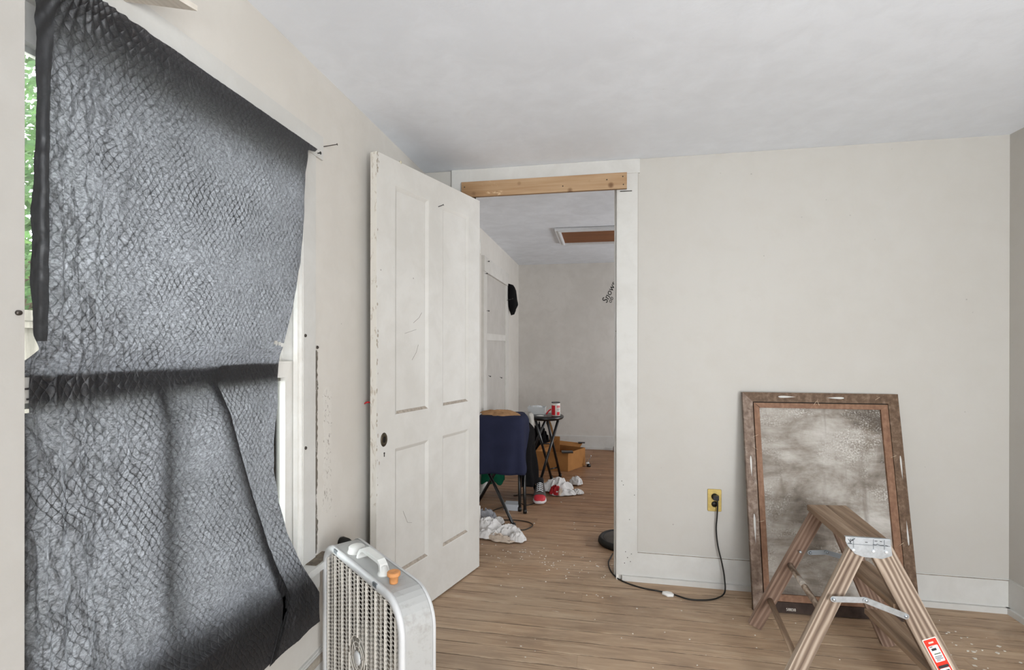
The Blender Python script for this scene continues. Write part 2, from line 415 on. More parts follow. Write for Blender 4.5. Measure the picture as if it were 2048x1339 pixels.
base_run('baseboard_far_left', 0, [([(XL, 2.80), (XL+.012, 2.80), (XL+.012, YF-.01), (XL, YF-.01)], [(XL, 2.80), (XL+.008, 2.80), (XL+.008, YF-.01), (XL, YF-.01)], [(XL, 2.80), (XL+.024, 2.80), (XL+.024, YF-.01), (XL, YF-.01)])])
# dark caulk gap along the top of the door wall baseboard and the ragged beige line on the left one
o = poly_prism('trim_1', skq(CX1+.002, XR-.004, 2.682, 0, .0068), .1485, .1510, flat('dirty_joint', '8b8275', .9, vary=.4, sc=40)); 
o = box('trim_2', XL+.0125, XL+.0145, .66, 2.6, .112, .142, flat('old_glue_line', 'a59c8f', .9, vary=.25, sc=45), None, 0); o['kind'] = 'structure'

# doorway casing and jamb
dc = empty('trim_3', ((DX0+DX1)/2, 2.68, 0), kind='structure')
def skpoly(x0, x1, t0, t1, base=2.682): return skq(x0, x1, base, t0, t1)
poly_prism('casing_right', skpoly(.086, CX1, 0, .008), .027, 2.135, M_trim, dc)
poly_prism('casing_right', skpoly(.092, .200, 0, .010), 2.135, H-.001, M_trim, dc)
poly_prism('casing_left', skpoly(-.822, DX0-.004, 0, .016), 0, H-.001, M_trim, dc)
poly_prism('casing_head', skpoly(DX0-.006, .094, 0, .012), 2.10, H-.001, M_trim, dc)
poly_prism('casing_joint', skpoly(CX1+.0002, CX1+.0025, 0, .0015), .15, 2.13, flat('joint_shadow_line', 'a29c92', .9), dc)
poly_prism('casing_joint', skpoly(-.8255, -.8222, 0, .006), 0, H-.002, M_gap, dc)
jm = .14
poly_prism('jamb', [(DX1, yB(DX1)-.004), (DX1+.013, yB(DX1)-.004), (DX1+.013, 2.82), (DX1, 2.82)], 0, 2.112, M_sash, dc)
poly_prism('door_stop', [(DX1-.010, 2.715), (DX1, 2.715), (DX1, 2.76), (DX1-.010, 2.76)], 0, 2.112, M_sash, dc)
poly_prism('jamb', [(DX0-.012, 2.67), (DX0, 2.67), (DX0, 2.82), (DX0-.012, 2.82)], 0, 2.112, M_sash, dc)
poly_prism('jamb_head', [(DX0, 2.70), (DX1, 2.70), (DX1, 2.80), (DX0, 2.80)], 2.112, 2.125, M_trim, dc)
for i, (x, z) in enumerate(((.105, 2.10), (.118, .5), (.11, .52), (.14, .12), (.155, .10), (.125, .09), (.16, .14), (.13, .15), (.15, .32), (.175, .45))):
    lathe('nail_hole', [(0, 0), (.0022, 0), (.0022, .001), (0, .0012)], M_nail, dc, 8, Matrix.Translation((x, yB(x)-.0082, z)) @ Matrix.Rotation(PI/2, 4, 'X'))
# raw pine header board nailed over the head of the doorway
M_pine = wood('pine', '73563c', '987857', 'b39879', axis=0, sc=6, rings=.35, kind='Object', bandw=9, knots=10, white=.62, whitec='e0c7a4')
hb = empty('header_board', (-.31, 2.66, 2.05), 'raw knotty pine board nailed across the top of the doorway', 'board')
poly_prism('plank', skpoly(-.760, .133, .013, .034), 2.050, 2.133, M_pine, hb)
for x, z in ((-.742, 2.105), (.112, 2.112), (.115, 2.070), (-.2, 2.08), (.03, 2.10)):
    lathe('screw', [(0, 0), (.0035, 0), (.003, .0015), (0, .002)], M_nail, hb, 10, Matrix.Translation((x, yB(x)-.0341, z)) @ Matrix.Rotation(PI/2, 4, 'X'))
o = poly_prism('trim_4', skpoly(.099, .160, .0095, .0125), 2.040, 2.0435, M_gap)

# ---------------------------------------------------------------- window 1 with casing
wn = empty('window_1', (XL, 1.11, WZ0), kind='structure')
box('casing_head', XL, XL+.008, WY0-.10, 1.632, WZ1, 1.976, M_trim, wn, .002)
box('casing_side', XL, XL+.005, 1.518, 1.590, WZ0+.003, WZ1, M_trim, wn, .0015)
box('stool', XL-.05, XL+.052, .656, 1.70, WZ0-.022, WZ0+.002, M_trim, wn, .004)
box('apron', XL, XL+.016, .656, 1.60, WZ0-.10, WZ0-.022, M_trim, wn, .002)
for (y0, y1) in ((WY0-.002, WY0+.012), (WY1-.012, WY1+.002)):
    box('jamb', XL-.15, XL+.004, y0, y1, WZ0, WZ1, M_sash, wn, 0)
box('jamb', XL-.15, XL+.004, WY0, WY1, WZ1-.012, WZ1+.002, M_sash, wn, 0)
box('jamb', XL-.20, XL, WY0, WY1, WZ0-.03, WZ0, M_sash, wn, 0)
YJ = WY1-.012
for (x0, x1, d) in ((XL-.022, XL-.006, .010), (XL-.078, XL-.068, .008), (XL-.100, XL-.088, .010)):
    box('stop_strip', x0, x1, YJ-d, YJ, WZ0, WZ1-.012, M_sash, wn, .002)
    box('stop_strip', x0, x1, WY0+.012, WY0+.012+d, WZ0, WZ1-.012, M_sash, wn, .002)
M_glass = MT('window_glass').m; nt = M_glass.node_tree; nt.nodes.clear()
_o = nt.nodes.new('ShaderNodeOutputMaterial'); _t = nt.nodes.new('ShaderNodeBsdfTransparent'); _g = nt.nodes.new('ShaderNodeBsdfGlossy'); _m = nt.nodes.new('ShaderNodeMixShader'); _f = nt.nodes.new('ShaderNodeFresnel')
_g.inputs['Roughness'].default_value = .02; _t.inputs[0].default_value = (.95, .97, .96, 1)
nt.links.new(_f.outputs[0], _m.inputs[0]); nt.links.new(_t.outputs[0], _m.inputs[1]); nt.links.new(_g.outputs[0], _m.inputs[2]); nt.links.new(_m.outputs[0], _o.inputs[0])
def sash(x0, x1, z0, z1, rb, rt, mid=None):
    s = box('sash', x0, x1, WY0+.012, WY0+.052, z0, z1, M_sash, wn, .001)
    box('stile', x0, x1, YJ-.042, YJ, z0, z1, M_sash, s, .002)
    box('rail', x0, x1, WY0+.052, YJ-.042, z0, z0+rb, M_sash, s, .002)
    box('rail', x0, x1, WY0+.052, YJ-.042, z1-rt, z1, M_sash, s, .002)
    box('bead', x0+.008, x0+.02, WY0+.052, YJ-.042, z1-rt-.012, z1-rt, M_sash, s, .002)
    xm = (x0+x1)/2
    if mid: box('muntin', x0, x1, mid-.015, mid+.015, z0+rb, z1-rt, M_sash, s, .002)
    box('pane', xm-.0015, xm+.0015, WY0+.05, YJ-.04, z0+rb-.005, z1-rt+.005, M_glass, s, 0)
sash(XL-.066, XL-.029, WZ0, 1.180, .065, .052, .985)
sash(XL-.118, XL-.080, 1.140, WZ1-.012, .040, .075)
# chipped seam between casing and wall
M_seam = MT('chipped_seam', .8); 
_nz = M_seam.noise(M_seam.coords('World', (1, 1, .25)), 60, 6, .75, .8)
M_seam.color(M_seam.mix(M_seam.ramp(_nz, [(.55, '000000'), (.59, 'ffffff')]), '6a645b', 'cdcac4'))
def ragged(name, x, yc, w, z0, z1, mat, parent, n=60, seed=1, th=.001):
    bm = bmesh.new(); L = []; R = []
    for i in range(n+1):
        z = z0+(z1-z0)*i/n; k = noise.noise(Vector((seed, i*.55, 0))); k2 = noise.noise(Vector((seed+9, i*.55, 0)))
        ww = w*(.55+.6*noise.noise(Vector((seed+5, i*.13, 2)))) if 0 < i < n else w*.2
        L.append(bm.verts.new((x+th, yc-ww/2+k*w*.22, z))); R.append(bm.verts.new((x+th, yc+ww/2+k2*w*.22, z)))
    for i in range(n): bm.faces.new((L[i], R[i], R[i+1], L[i+1]))
    r = bmesh.ops.extrude_face_region(bm, geom=list(bm.faces))
    bmesh.ops.translate(bm, verts=[v for v in r['geom'] if isinstance(v, bmesh.types.BMVert)], vec=(-th*.9, 0, 0))
    bmesh.ops.recalc_face_normals(bm, faces=bm.faces)
    return from_bm(name, bm, mat, parent)
M_gap2 = flat('gap_plaster', '5f5a52', .9, vary=.4, sc=120)
ragged('chipped_seam', XL, 1.600, .030, .50, 1.215, M_seam.m, wn, 90, 3, .0012)
ragged('chipped_seam', XL, 1.598, .014, 1.12, 1.213, M_gap2, wn, 16, 5, .0018)
ragged('chipped_seam', XL, 1.596, .010, .84, .92, M_gap2, wn, 16, 8, .0018)
ragged('chipped_seam', XL, 1.598, .018, .50, .60, M_gap2, wn, 14, 9, .0018)
M_scuff = MT('scuffed_paint', .8)
_n2 = M_scuff.noise(M_scuff.coords('World', (1, 1.2, .6)), 55, 6, .7, 1.6)
M_scuff.color(M_scuff.mix(M_scuff.ramp(_n2, [(.57, '000000'), (.63, 'ffffff')]), 'cecac3', '8b857c'))
ragged('scuffed_patch', XL, 1.675, .085, .62, 1.08, M_scuff.m, wn, 40, 12, .0006)
# dirty patch on the stool end
box('stool_grime', XL-.001, XL+.045, 1.53, 1.64, WZ0+.0022, WZ0+.0045, flat('grime', '6d6458', .9, vary=.5, sc=60), wn, .001)
# screws and nails in casing
for y, z in ((1.528, 1.265), (1.530, .885), (1.600, 1.225)):
    lathe('screw', [(0, 0), (.006, 0), (.005, .003), (0, .003)], M_nail, wn, 10, Matrix.Translation((XL+.005, y, z)) @ Matrix.Rotation(PI/2, 4, 'Y'))
def nail(name, p0, p1, r, mat, label=None, cat='nail', group=None):
    bm = bmesh.new(); p0 = Vector(p0); p1 = Vector(p1); d = (p1-p0).normalized()
    tube_bm(bm, [p0, p1], r, 8); tube_bm(bm, [p1, p1+d*r*.8], r*2.4, 10)
    o = from_bm(name, bm, mat, None, smooth=False)
    if label: props(o, label, cat, group)
    return o
nail('nail', (XL, 1.648, 1.950), (XL+.050, 1.652, 1.956), .0016, M_nail, 'long nail sticking out beside the upper corner of the window casing')
nail('nail', (XL+.018, 1.580, 1.899), (XL+.028, 1.580, 1.899), .0022, M_black, 'dark nail head pinning the pointed top corner of the curtain')
nail('nail', (-.640-.13, 2.33, 1.900), (-.640-.10, 2.32, 1.906), .002, M_black) if False else None
# near side trim of the window: deep pilaster board at the left edge of view
pl = box('trim_5', XL, -.925, .30, .6575, 0, H, paint('darkened_trim_paint', 'aeaba6', '8f887c', .8, .9), None, .003); pl['kind'] = 'structure'  # trim paint darkened to offset the strong light on this near board
for z in (1.285, .335):
    o = lathe('screw', [(0, 0), (.0045, 0), (.004, .004), (0, .004)], M_nail, None, 10, Matrix.Translation((-.925, .648, z)) @ Matrix.Rotation(PI/2, 4, 'Y'))
    props(o, 'grey screw head in the white trim left of the curtain, ' + ('above mid height' if z > 1 else 'near the curtain hem'), 'screw')

# ---------------------------------------------------------------- outdoors seen through the slit
M_eave = flat('eave_paint', 'e6e6e4', .7)
ev = box('ceiling_porch', -2.15, XL-.16, -1.2, 3.6, 2.36, 2.42, M_eave, None, 0); ev['kind'] = 'structure'
gr = box('ground', -14, XL-.16, -6, 12, -.9, -.6, flat('ground_bounce_pale', 'dad8ce', .9, vary=.3, sc=3), None, 0); gr['kind'] = 'structure'  # unseen ground, made pale to bounce light onto the lower curtain
fe = empty('fence', (-4.0, 2.8, -.6), 'pale board fence with a flat cap rail outside the window', 'fence')
M_fence = wood('fence_wood', '3f3b35', '504b45', '5e5a53', axis=2, sc=4, rings=.3)
for k in range(16):
    y = 1.7+k*.142
    box('picket', -4.02, -4.0, y, y+.136, -.6, 1.37, M_fence, fe, .003)
box('cap_rail', -4.06, -3.95, 1.65, 4.0, 1.40, 1.475, M_fence, fe, .005); box('rail', -4.0, -3.96, 1.65, 4.0, 1.35, 1.40, M_fence, fe, .003)
# tree
tr = empty('tree', (-6.6, 4.8, -.6), 'leafy green tree seen through the slit at the left of the curtain', 'tree')
M_leaf = MT('leaf', .5); 
M_leaf.color(M_leaf.ramp(M_leaf.noise(M_leaf.coords('World'), 5, 4), [(.35, '1c2a14'), (.5, '34502a'), (.65, '5f7d45')]))
M_leaf.b.inputs['Subsurface Weight'].default_value = 0
nt = M_leaf.t; tl = nt.nodes.new('ShaderNodeBsdfTranslucent'); tl.inputs[0].default_value = (.09, .13, .06, 1); mx = nt.nodes.new('ShaderNodeMixShader'); mx.inputs[0].default_value = .45
out = nt.nodes['Material Output']; nt.links.new(M_leaf.b.outputs[0], mx.inputs[1]); nt.links.new(tl.outputs[0], mx.inputs[2]); nt.links.new(mx.outputs[0], out.inputs[0])
tube('trunk', [(-6.8, 4.9, -.6), (-6.75, 4.85, .8), (-6.8, 4.8, 2.4)], [.16, .13, .07], flat('bark', '4d4237', .9, vary=.3), tr, 10)
verts = []; faces = []
rl = random.Random(5)
for k in range(17000):
    a = rl.uniform(0, 2*PI); rr = 1.9*math.sqrt(rl.random()); zz = rl.uniform(.3, 4.6)
    p = Vector((-6.7+rr*math.cos(a), 4.8+rr*math.sin(a), zz)); s = rl.uniform(.04, .085)
    u = Vector((rl.gauss(0, 1), rl.gauss(0, 1), rl.gauss(0, 1))).normalized(); v = u.orthogonal().normalized(); w_ = u.cross(v)
    i = len(verts); verts += [p-v*s, p+w_*s*.5, p+v*s, p-w_*s*.5+u*s*.15]; faces.append((i, i+1, i+2, i+3))
me = bpy.data.meshes.new('leaves'); me.from_pydata(verts, [], faces); o = link('leaves', me, M_leaf.m, tr); o['kind'] = 'stuff'

# ---------------------------------------------------------------- the dark gauzy curtain
ROWS = [(1.905, (-.957, .694), (-.957, None), (-.958, 1.560)), (1.888, (-.965, .700), (-.958, None), (-.955, 1.540)), (1.877, (-.972, .705), (-.962, None), (-.952, 1.496)), (1.85, (-.982, .712), (-.966, None), (-.953, 1.496)),
 (1.8, (-.99, .721), (-.972, None), (-.955, 1.486)), (1.65, (-.995, .727), (-.98, None), (-.96, 1.485)), (1.5, (-.996, .721), (-.982, None), (-.965, 1.473)), (1.35, (-.997, .719), (-.985, None), (-.972, 1.442)),
 (1.25, (-.998, .727), (-.988, None), (-.98, 1.414)), (1.225, (-.998, .735), (-.988, None), (-.98, 1.405)), (1.2, (-1.004, .706), (-1.0, 1.172), (-.998, 1.415)), (1.17, (-1.008, .706), (-1.004, 1.159), (-1.005, 1.419)), (1.13, (-1.008, .706), (-.998, 1.154), (-1.005, 1.414)),
 (1.05, (-1., .705), (-.962, 1.159), (-.992, 1.396)), (.95, (-1., .703), (-.955, 1.186), (-.990, 1.376)), (.85, (-1., .701), (-.948, 1.217), (-.985, 1.371)), (.75, (-.998, .698), (-.94, 1.248), (-.975, 1.378)),
 (.65, (-.995, .695), (-.938, 1.286), (-.955, 1.393)), (.58, (-.985, .687), (-.929, 1.313), (-.936, 1.409)), (.52, (-.97, .676), (-.924, 1.341), (-.926, 1.438)), (.485, (-.94, .665), (-.921, 1.356), (-.918, 1.458)),
 (.46, (-.935, .663), (-.921, 1.36), (-.914, 1.473)), (.42, (-.935, .663), (-.924, 1.355), (-.91, 1.497)), (.38, (-.935, .663), (-.927, 1.325), (-.908, 1.492)), (.34, (-.935, .663), (-.93, 1.301), (-.908, 1.495)), (.325, (-.935, .663), (-.93, 1.29), (-.908, 1.497))]
def curtain():
    NU, NV = 300, 420
    zs = [r[0] for r in ROWS]
    def sample(t):   # t in 0..1 down the curtain -> row params
        z = zs[0]+(zs[-1]-zs[0])*t
        for i in range(len(zs)-1):
            if zs[i] >= z >= zs[i+1]-1e-9: break
        k = (zs[i]-z)/(zs[i]-zs[i+1]); k = min(max(k, 0), 1)
        A, B = ROWS[i], ROWS[i+1]
        mixp = lambda p, q: (p[0]+(q[0]-p[0])*k, p[1]+(q[1]-p[1])*k)
        L = mixp(A[1], B[1]); R = mixp(A[3], B[3])
        fa = A[2][1] if A[2][1] else None; fb = B[2][1] if B[2][1] else None
        if fb is None: return z, L, None, R, A[2][0]+(B[2][0]-A[2][0])*k, 0
        if fa is None: fa = fb; amt = k
        else: amt = 1
        Fp = (A[2][0]+(B[2][0]-A[2][0])*k, fa+(fb-fa)*k)
        return z, L, Fp, R, None, amt*min(1, (1.21-z)/.05)
    verts = []; uvs = []
    for j in range(NV+1):
        t = j/NV; z, L, Fp, R, xm, amt = sample(t)
        for i in range(NU+1):
            s = i/NU
            y = L[1]+(R[1]-L[1])*s; xx = L[0]+(R[0]-L[0])*s
            if xm is not None: xx += (xm-(L[0]+R[0])/2)*4*s*(1-s)*.6
            if Fp is not None:
                s1, s2 = .70, .76
                sf = (Fp[1]-L[1])/(R[1]-L[1])
                if s < s1: q = s/s1; y2 = L[1]+(Fp[1]-L[1])*q; x2 = L[0]+(Fp[0]-L[0])*(q**1.6)
                elif s < s2: q = (s-s1)/(s2-s1); y2 = Fp[1]-.030*math.sin(q*PI/2); x2 = Fp[0]+(R[0]-.012-Fp[0])*q
                else: q = (s-s2)/(1-s2); y2 = Fp[1]-.030+(R[1]-Fp[1]+.030)*q; x2 = R[0]-.012*(1-q)
                a = max(0, min(1, amt)); y = y*(1-a)+y2*a; xx = xx*(1-a)+x2*a
            # irregular folds gathered from the upper left pin, running down the left part
            g = math.exp(-((y-.80)/.10)**2)*min(1, t*6)
            fx = .0075*g*(noise.noise(Vector((y*58, z*1.1, 1)))+.4*noise.noise(Vector((y*130, z*2.5, 5))))
            dy, dz = (y-.78), (1.95-z); ang = math.atan2(dz, dy+1e-6); rad = math.hypot(dy, dz)
            fx += .0035*math.sin(ang*40+2*noise.noise(Vector((ang*3, rad*4, 1))))*math.exp(-rad/.22)*min(1, rad/.05)
            fx += .006*noise.noise(Vector((y*5, z*1.6, 7)))*min(1, t*4)
            fx += .005*max(0, t-.55)*math.sin(y*48+t*4)
            # small crinkle
            fx += .0012*noise.noise(Vector((y*70, z*45, 4)))+.0009*noise.noise(Vector((y*160, z*100, 9)))
            lim = 1 if s < .96 else (1-s)/.04*.7+.3
            y += .004*noise.noise(Vector((0 if s < .5 else 8, z*16, 2)))*(1 if s in (0, 1) else max(0, 1-min(s, 1-s)*30))
            verts.append((max(xx+fx*lim, -1.0105 if z > WZ0 else -.9255), y, z)); uvs.append((y, z))
    faces = []; W1 = NU+1
    def torn(i, j):
        s = i/NU; z = zs[0]+(zs[-1]-zs[0])*j/NV
        # notch on the right edge and ragged holes on the left edge
        if s > .93:
            dz_ = z-(1.235+(1-s)*.12); return abs(dz_) < .004+.05*(s-.955) if s > .955 else abs(dz_) < .006
        if s < .028:
            for zc, r in ((1.168, .010), (1.146, .007), (1.125, .013)):
                if abs(z-zc) < r*(1-.4*abs(noise.noise(Vector((i*.3, j*.2, 0))))): return s > .004
        return False
    for j in range(NV):
        for i in range(NU):
            if torn(i, j): continue
            a = j*W1+i; faces.append((a, a+W1, a+W1+1, a+1))
    me = bpy.data.meshes.new('curtain'); me.from_pydata(verts, [], faces)
    uv = me.uv_layers.new(name='UVMap')
    for lp in me.loops: uv.data[lp.index].uv = uvs[lp.vertex_index]
    return me
def curtain_mat():
    m = MT('dark_gauze', .4, .6); t = m.t
    uv = m.n('ShaderNodeTexCoord').outputs['UV']
    nd = m.n('ShaderNodeTexNoise'); nd.inputs['Scale'].default_value = 14; nd.inputs['Detail'].default_value = 3; m.l(uv, nd.inputs['Vector'])
    warp = m.n('ShaderNodeVectorMath', operation='MULTIPLY_ADD'); m.l(nd.outputs['Color'], warp.inputs[0]); warp.inputs[1].default_value = (.036, .036, 0); m.l(uv, warp.inputs[2])
    sep = m.n('ShaderNodeSeparateXYZ'); m.l(warp.outputs[0], sep.inputs[0]); U_, V_ = sep.outputs[0], sep.outputs[1]
    s0 = m.n('ShaderNodeSeparateXYZ'); m.l(uv, s0.inputs[0])
    # knitted net: two warped diagonal wave families make a mesh of small rounded cells
    def wv(ku, kv):
        return m.math('ABSOLUTE', m.math('SINE', m.math('ADD', m.math('MULTIPLY', U_, ku), m.math('MULTIPLY', V_, kv))))
    net = m.math('MULTIPLY', wv(190, 120), wv(190, -120))
    net = m.math('POWER', net, .55)
    line1 = m.ramp(net, [(0, '2e2e2e'), (.22, '7c7c7c'), (.45, 'e8e8e8'), (.7, 'ffffff')])
    c1 = net
    mp = m.n('ShaderNodeMapping'); mp.inputs['Scale'].default_value = (1, .10, 1); m.l(warp.outputs[0], mp.inputs[0])
    cr = m.noise(mp.outputs[0], 40, 3, .55, .2); crl = m.ramp(m.math('ABSOLUTE', m.math('SUBTRACT', cr, .5)), [(0, '3c3c3c'), (.02, 'b8b8b8'), (.05, 'ffffff')])
    mp2 = m.n('ShaderNodeMapping'); mp2.inputs['Scale'].default_value = (.35, 1, 1); m.l(warp.outputs[0], mp2.inputs[0])
    wk = m.noise(mp2.outputs[0], 260, 4, .75, .2); wkl = m.ramp(wk, [(.32, '8c8c8c'), (.58, 'ffffff')])
    # random pulls and puckers breaking up the net
    pk = m.noise(warp.outputs[0], 75, 5, .7, 1.2); pkl = m.ramp(m.math('ABSOLUTE', m.math('SUBTRACT', pk, .5)), [(0, '6a6a6a'), (.035, 'd8d8d8'), (.09, 'ffffff')])
    leftness = m.ramp(s0.outputs[0], [(.80, 'e0e0e0'), (.98, '282828'), (1.5, '282828')])
    patch = m.ramp(m.noise(uv, 6, 3, .6), [(.35, '707070'), (.65, 'ffffff')])
    k = m.mix(patch, 'f2f2f2', line1); k = m.mix(leftness, k, m.mix(1, k, crl, 'MULTIPLY')); k = m.mix(1, k, wkl, 'MULTIPLY'); k = m.mix(.8, k, pkl, 'MULTIPLY')
    big = m.noise(uv, 3.2, 4, .6); k = m.mix(1, k, m.ramp(big, [(.3, 'd4d4d4'), (.7, 'ffffff')]), 'MULTIPLY')
    hem = m.math('MULTIPLY', m.math('LESS_THAN', m.math('ADD', s0.outputs[0], m.math('MULTIPLY', nd.outputs[0], .006)), .752), m.math('GREATER_THAN', s0.outputs[1], 1.24))
    k = m.mix(m.math('MULTIPLY', hem, .93), k, '000000')
    bw = m.n('ShaderNodeRGBToBW'); m.l(k, bw.inputs[0]); K = bw.outputs[0]
    dif = m.b; m.color('1c1d20'); m.bump(m.math('MULTIPLY', m.math('ADD', m.math('MULTIPLY', c1, .8), m.math('MULTIPLY', wk, .5)), m.math('SUBTRACT', 1, hem)), .6, .004)
    trl = m.n('ShaderNodeBsdfTranslucent'); trl.inputs[0].default_value = (.27, .266, .29, 1)
    trp = m.n('ShaderNodeBsdfTransparent'); trp.inputs[0].default_value = (.14, .138, .15, 1)
    mxa = m.n('ShaderNodeMixShader'); mxa.inputs[0].default_value = .22; m.l(trl.outputs[0], mxa.inputs[1]); m.l(trp.outputs[0], mxa.inputs[2])
    mxb = m.n('ShaderNodeMixShader'); m.l(m.math('MULTIPLY', K, .93), mxb.inputs[0]); m.l(dif.outputs[0], mxb.inputs[1]); m.l(mxa.outputs[0], mxb.inputs[2])
    m.l(mxb.outputs[0], t.nodes['Material Output'].inputs[0]); return m.m
cur = link('curtain', curtain(), curtain_mat(), None, smooth=True)
props(cur, 'dark crinkled see-through gauze curtain hanging over the left window', 'curtain')
# angled board fixed on the wall above the window
sh = poly_prism('wall_shelf_board', [(-.854, .932), (-.984, .878), (-.984, .50), (-.966, .55)], 1.950, 1.962, wood('shelf_board', 'a8a096', 'bdb6ab', 'c9c3b9', axis=1, sc=4, rings=.2), None, None)
props(sh, 'greyish board corner jutting out above the window at top left', 'shelf')
tube('red_wire', spline([(XL+.001, 1.965, .985), (XL+.02, 1.955, .992), (XL+.03, 1.99, .985), (XL+.02, 2.03, .975), (XL+.002, 2.05, .97)]), .0035, flat('red_plastic', 'b8262a', .4), None)
props(bpy.data.objects['red_wire'], 'short red wire end fixed to the wall behind the open door', 'wire')
sk = lathe('black_plug', [(0, 0), (.018, 0), (.021, .012), (.016, .035), (.007, .05), (0, .052)], M_rubber, None, 16, Matrix.Translation((XL, 1.765, .475)) @ Matrix.Rotation(PI/2, 4, 'Y'))
props(sk, 'round black plug on the left wall behind the box fan', 'plug')

# ---------------------------------------------------------------- open panel door
dA = Vector((-.660, 2.685, 0)); dd = Vector((-.30835, -.95127, 0)); dn = Vector((.95127, -.30835, 0))
dr = empty('door_1', (-.68, 2.66, 0), kind='structure')
DM = Matrix(((dd.x, dn.x, 0, dA.x), (dd.y, dn.y, 0, dA.y), (0, 0, 1, 0), (0, 0, 0, 1)))   # u along door, v out of face, z
TH = .035; DT = 2.032; DB = .008
def dbox(name, u0, u1, z0, z1, v0=-TH, v1=0, bevel=.0015, mat=None, par=None): return box(name, u0, u1, v0, v1, z0, z1, mat or M_door, par or dr, bevel, DM)
U = (.005, .115, .350, .460, .695, .808)
Z = (DB, .233, .786, .930, 1.922, DT)
dbox('stile', U[0], U[1], Z[0], Z[5]); dbox('stile', U[4], U[5], Z[0], Z[5]); 
dbox('mullion', U[2], U[3], Z[1], Z[2]); dbox('mullion', U[2], U[3], Z[3], Z[4])
for a, b in ((0, 1), (2, 3), (4, 5)): dbox('rail', U[1], U[4], Z[a], Z[b])
for (u0, u1) in ((U[1], U[2]), (U[3], U[4])):
    for (z0, z1) in ((Z[1], Z[2]), (Z[3], Z[4])):
        pn = dbox('panel', u0, u1, z0, z1, -.024, -.011, 0)
        # sloped moulding round the recess
        bm = bmesh.new(); m_ = .017
        def pv(u, z, v): return bm.verts.new(DM @ Vector((u, v, z)))
        o_ = [pv(u0, z0, -.0005), pv(u1, z0, -.0005), pv(u1, z1, -.0005), pv(u0, z1, -.0005)]
        r1 = [pv(u0+.004, z0+.004, -.002), pv(u1-.004, z0+.004, -.002), pv(u1-.004, z1-.004, -.002), pv(u0+.004, z1-.004, -.002)]
        i_ = [pv(u0+m_, z0+m_, -.0105), pv(u1-m_, z0+m_, -.0105), pv(u1-m_, z1-m_, -.0105), pv(u0+m_, z1-m_, -.0105)]
        for A_, B_ in ((o_, r1), (r1, i_)):
            for k in range(4): bm.faces.new((A_[k], A_[(k+1) % 4], B_[(k+1) % 4], B_[k]))
        bmesh.ops.recalc_face_normals(bm, faces=bm.faces); from_bm('moulding', bm, M_door, pn)
        dbox('dirty_ledge', u0+.006, u1-.004, z0+.0015, z0+.013, -.011, -.0035, 0, flat('ledge_dust', '96897a', .9, vary=.3, sc=60) , pn) if False else None
        tub = from_bm
        bm = bmesh.new(); q = [pv(u0+.004, z0+.004, -.0016), pv(u1-.006, z0+.004, -.0016), pv(u1-m_-.002, z0+m_-.001, -.0098), pv(u0+m_, z0+m_-.001, -.0098)]
        bm.faces.new(q); bmesh.ops.recalc_face_normals(bm, faces=bm.faces)
        r = bmesh.ops.extrude_face_region(bm, geom=list(bm.faces)); bmesh.ops.translate(bm, verts=[v for v in r['geom'] if isinstance(v, bmesh.types.BMVert)], vec=dn*.0006)
        from_bm('dusty_ledge', bm, flat('ledge_dust', 'a0968a', .9, vary=.25, sc=70), pn)
def dpt(u, z, v=0): return DM @ Vector((u, v, z))
kM = DM @ Matrix.Translation((.764, 0, .836)) @ Matrix.Rotation(-PI/2, 4, 'X') @ Matrix.Diagonal((.8, 1.15, 1, 1))
lathe('knob_rose', [(.010, .0005), (.013, .0035), (.022, .003), (.026, 0)], flat('tarnished_brass', '5a5244', .4, .5, .8, vary=.4, sc=80), dr, 20, kM)
lathe('knob_hole', [(0, .001), (.0125, .001), (.0125, .0022), (0, .0022)], flat('dark_hole', '17130f', .8), dr, 16, kM)
dbox('keyhole', .7605, .7645, .764, .778, 0, .0012, 0, M_gap); lathe('keyhole', [(0, 0), (.004, 0), (.004, .0013), (0, .0013)], M_gap, dr, 10, DM @ Matrix.Translation((.7625, 0, .779)) @ Matrix.Rotation(-PI/2, 4, 'X'))
# worn bare wood along the free edge
M_edge = MT('door_edge_wear', .8); _e = M_edge.noise(M_edge.coords('World', (1, 1, .3)), 40, 7, .75, 1); M_edge.color(M_edge.mix(M_edge.ramp(_e, [(.56, '000000'), (.60, 'ffffff')]), 'd0ccc4', 'b5ac9f'))
dbox('worn_edge', U[5]-.0002, U[5]+.0008, Z[0], Z[5], -TH+.001, -.001, 0, M_edge.m)
bm = bmesh.new()
for k in range(46):   # flaked spots beside the edge and corners
    u = U[5]-abs(random.gauss(0, .004))-.001; z = random.choice((random.uniform(1.95, 2.03), random.uniform(.3, 2.0), random.uniform(.8, 1.3))); s = random.uniform(.0015, .004)
    n = 6; vs = [bm.verts.new(dpt(u+s*math.cos(a_)*random.uniform(.6, 1.1), z+2.5*s*math.sin(a_)*random.uniform(.6, 1.1), .0004)) for a_ in [2*PI*i/n for i in range(n)]]
    bm.faces.new(vs)
bmesh.ops.recalc_face_normals(bm, faces=bm.faces)
r_ = bmesh.ops.extrude_face_region(bm, geom=list(bm.faces)); bmesh.ops.translate(bm, verts=[v for v in r_['geom'] if isinstance(v, bmesh.types.BMVert)], vec=-dn*.0003)
o = from_bm('paint_chips', bm, flat('bare_primer', '9b9284', .9), dr); o['kind'] = 'stuff'
def scratch(pts, r, mat, par):   # thin raised scuff lines
    bm = bmesh.new(); tube_bm(bm, pts, r, 4); return from_bm('scratch', bm, mat, par)
M_scr = flat('scratch_grey', '8b867e', .8)
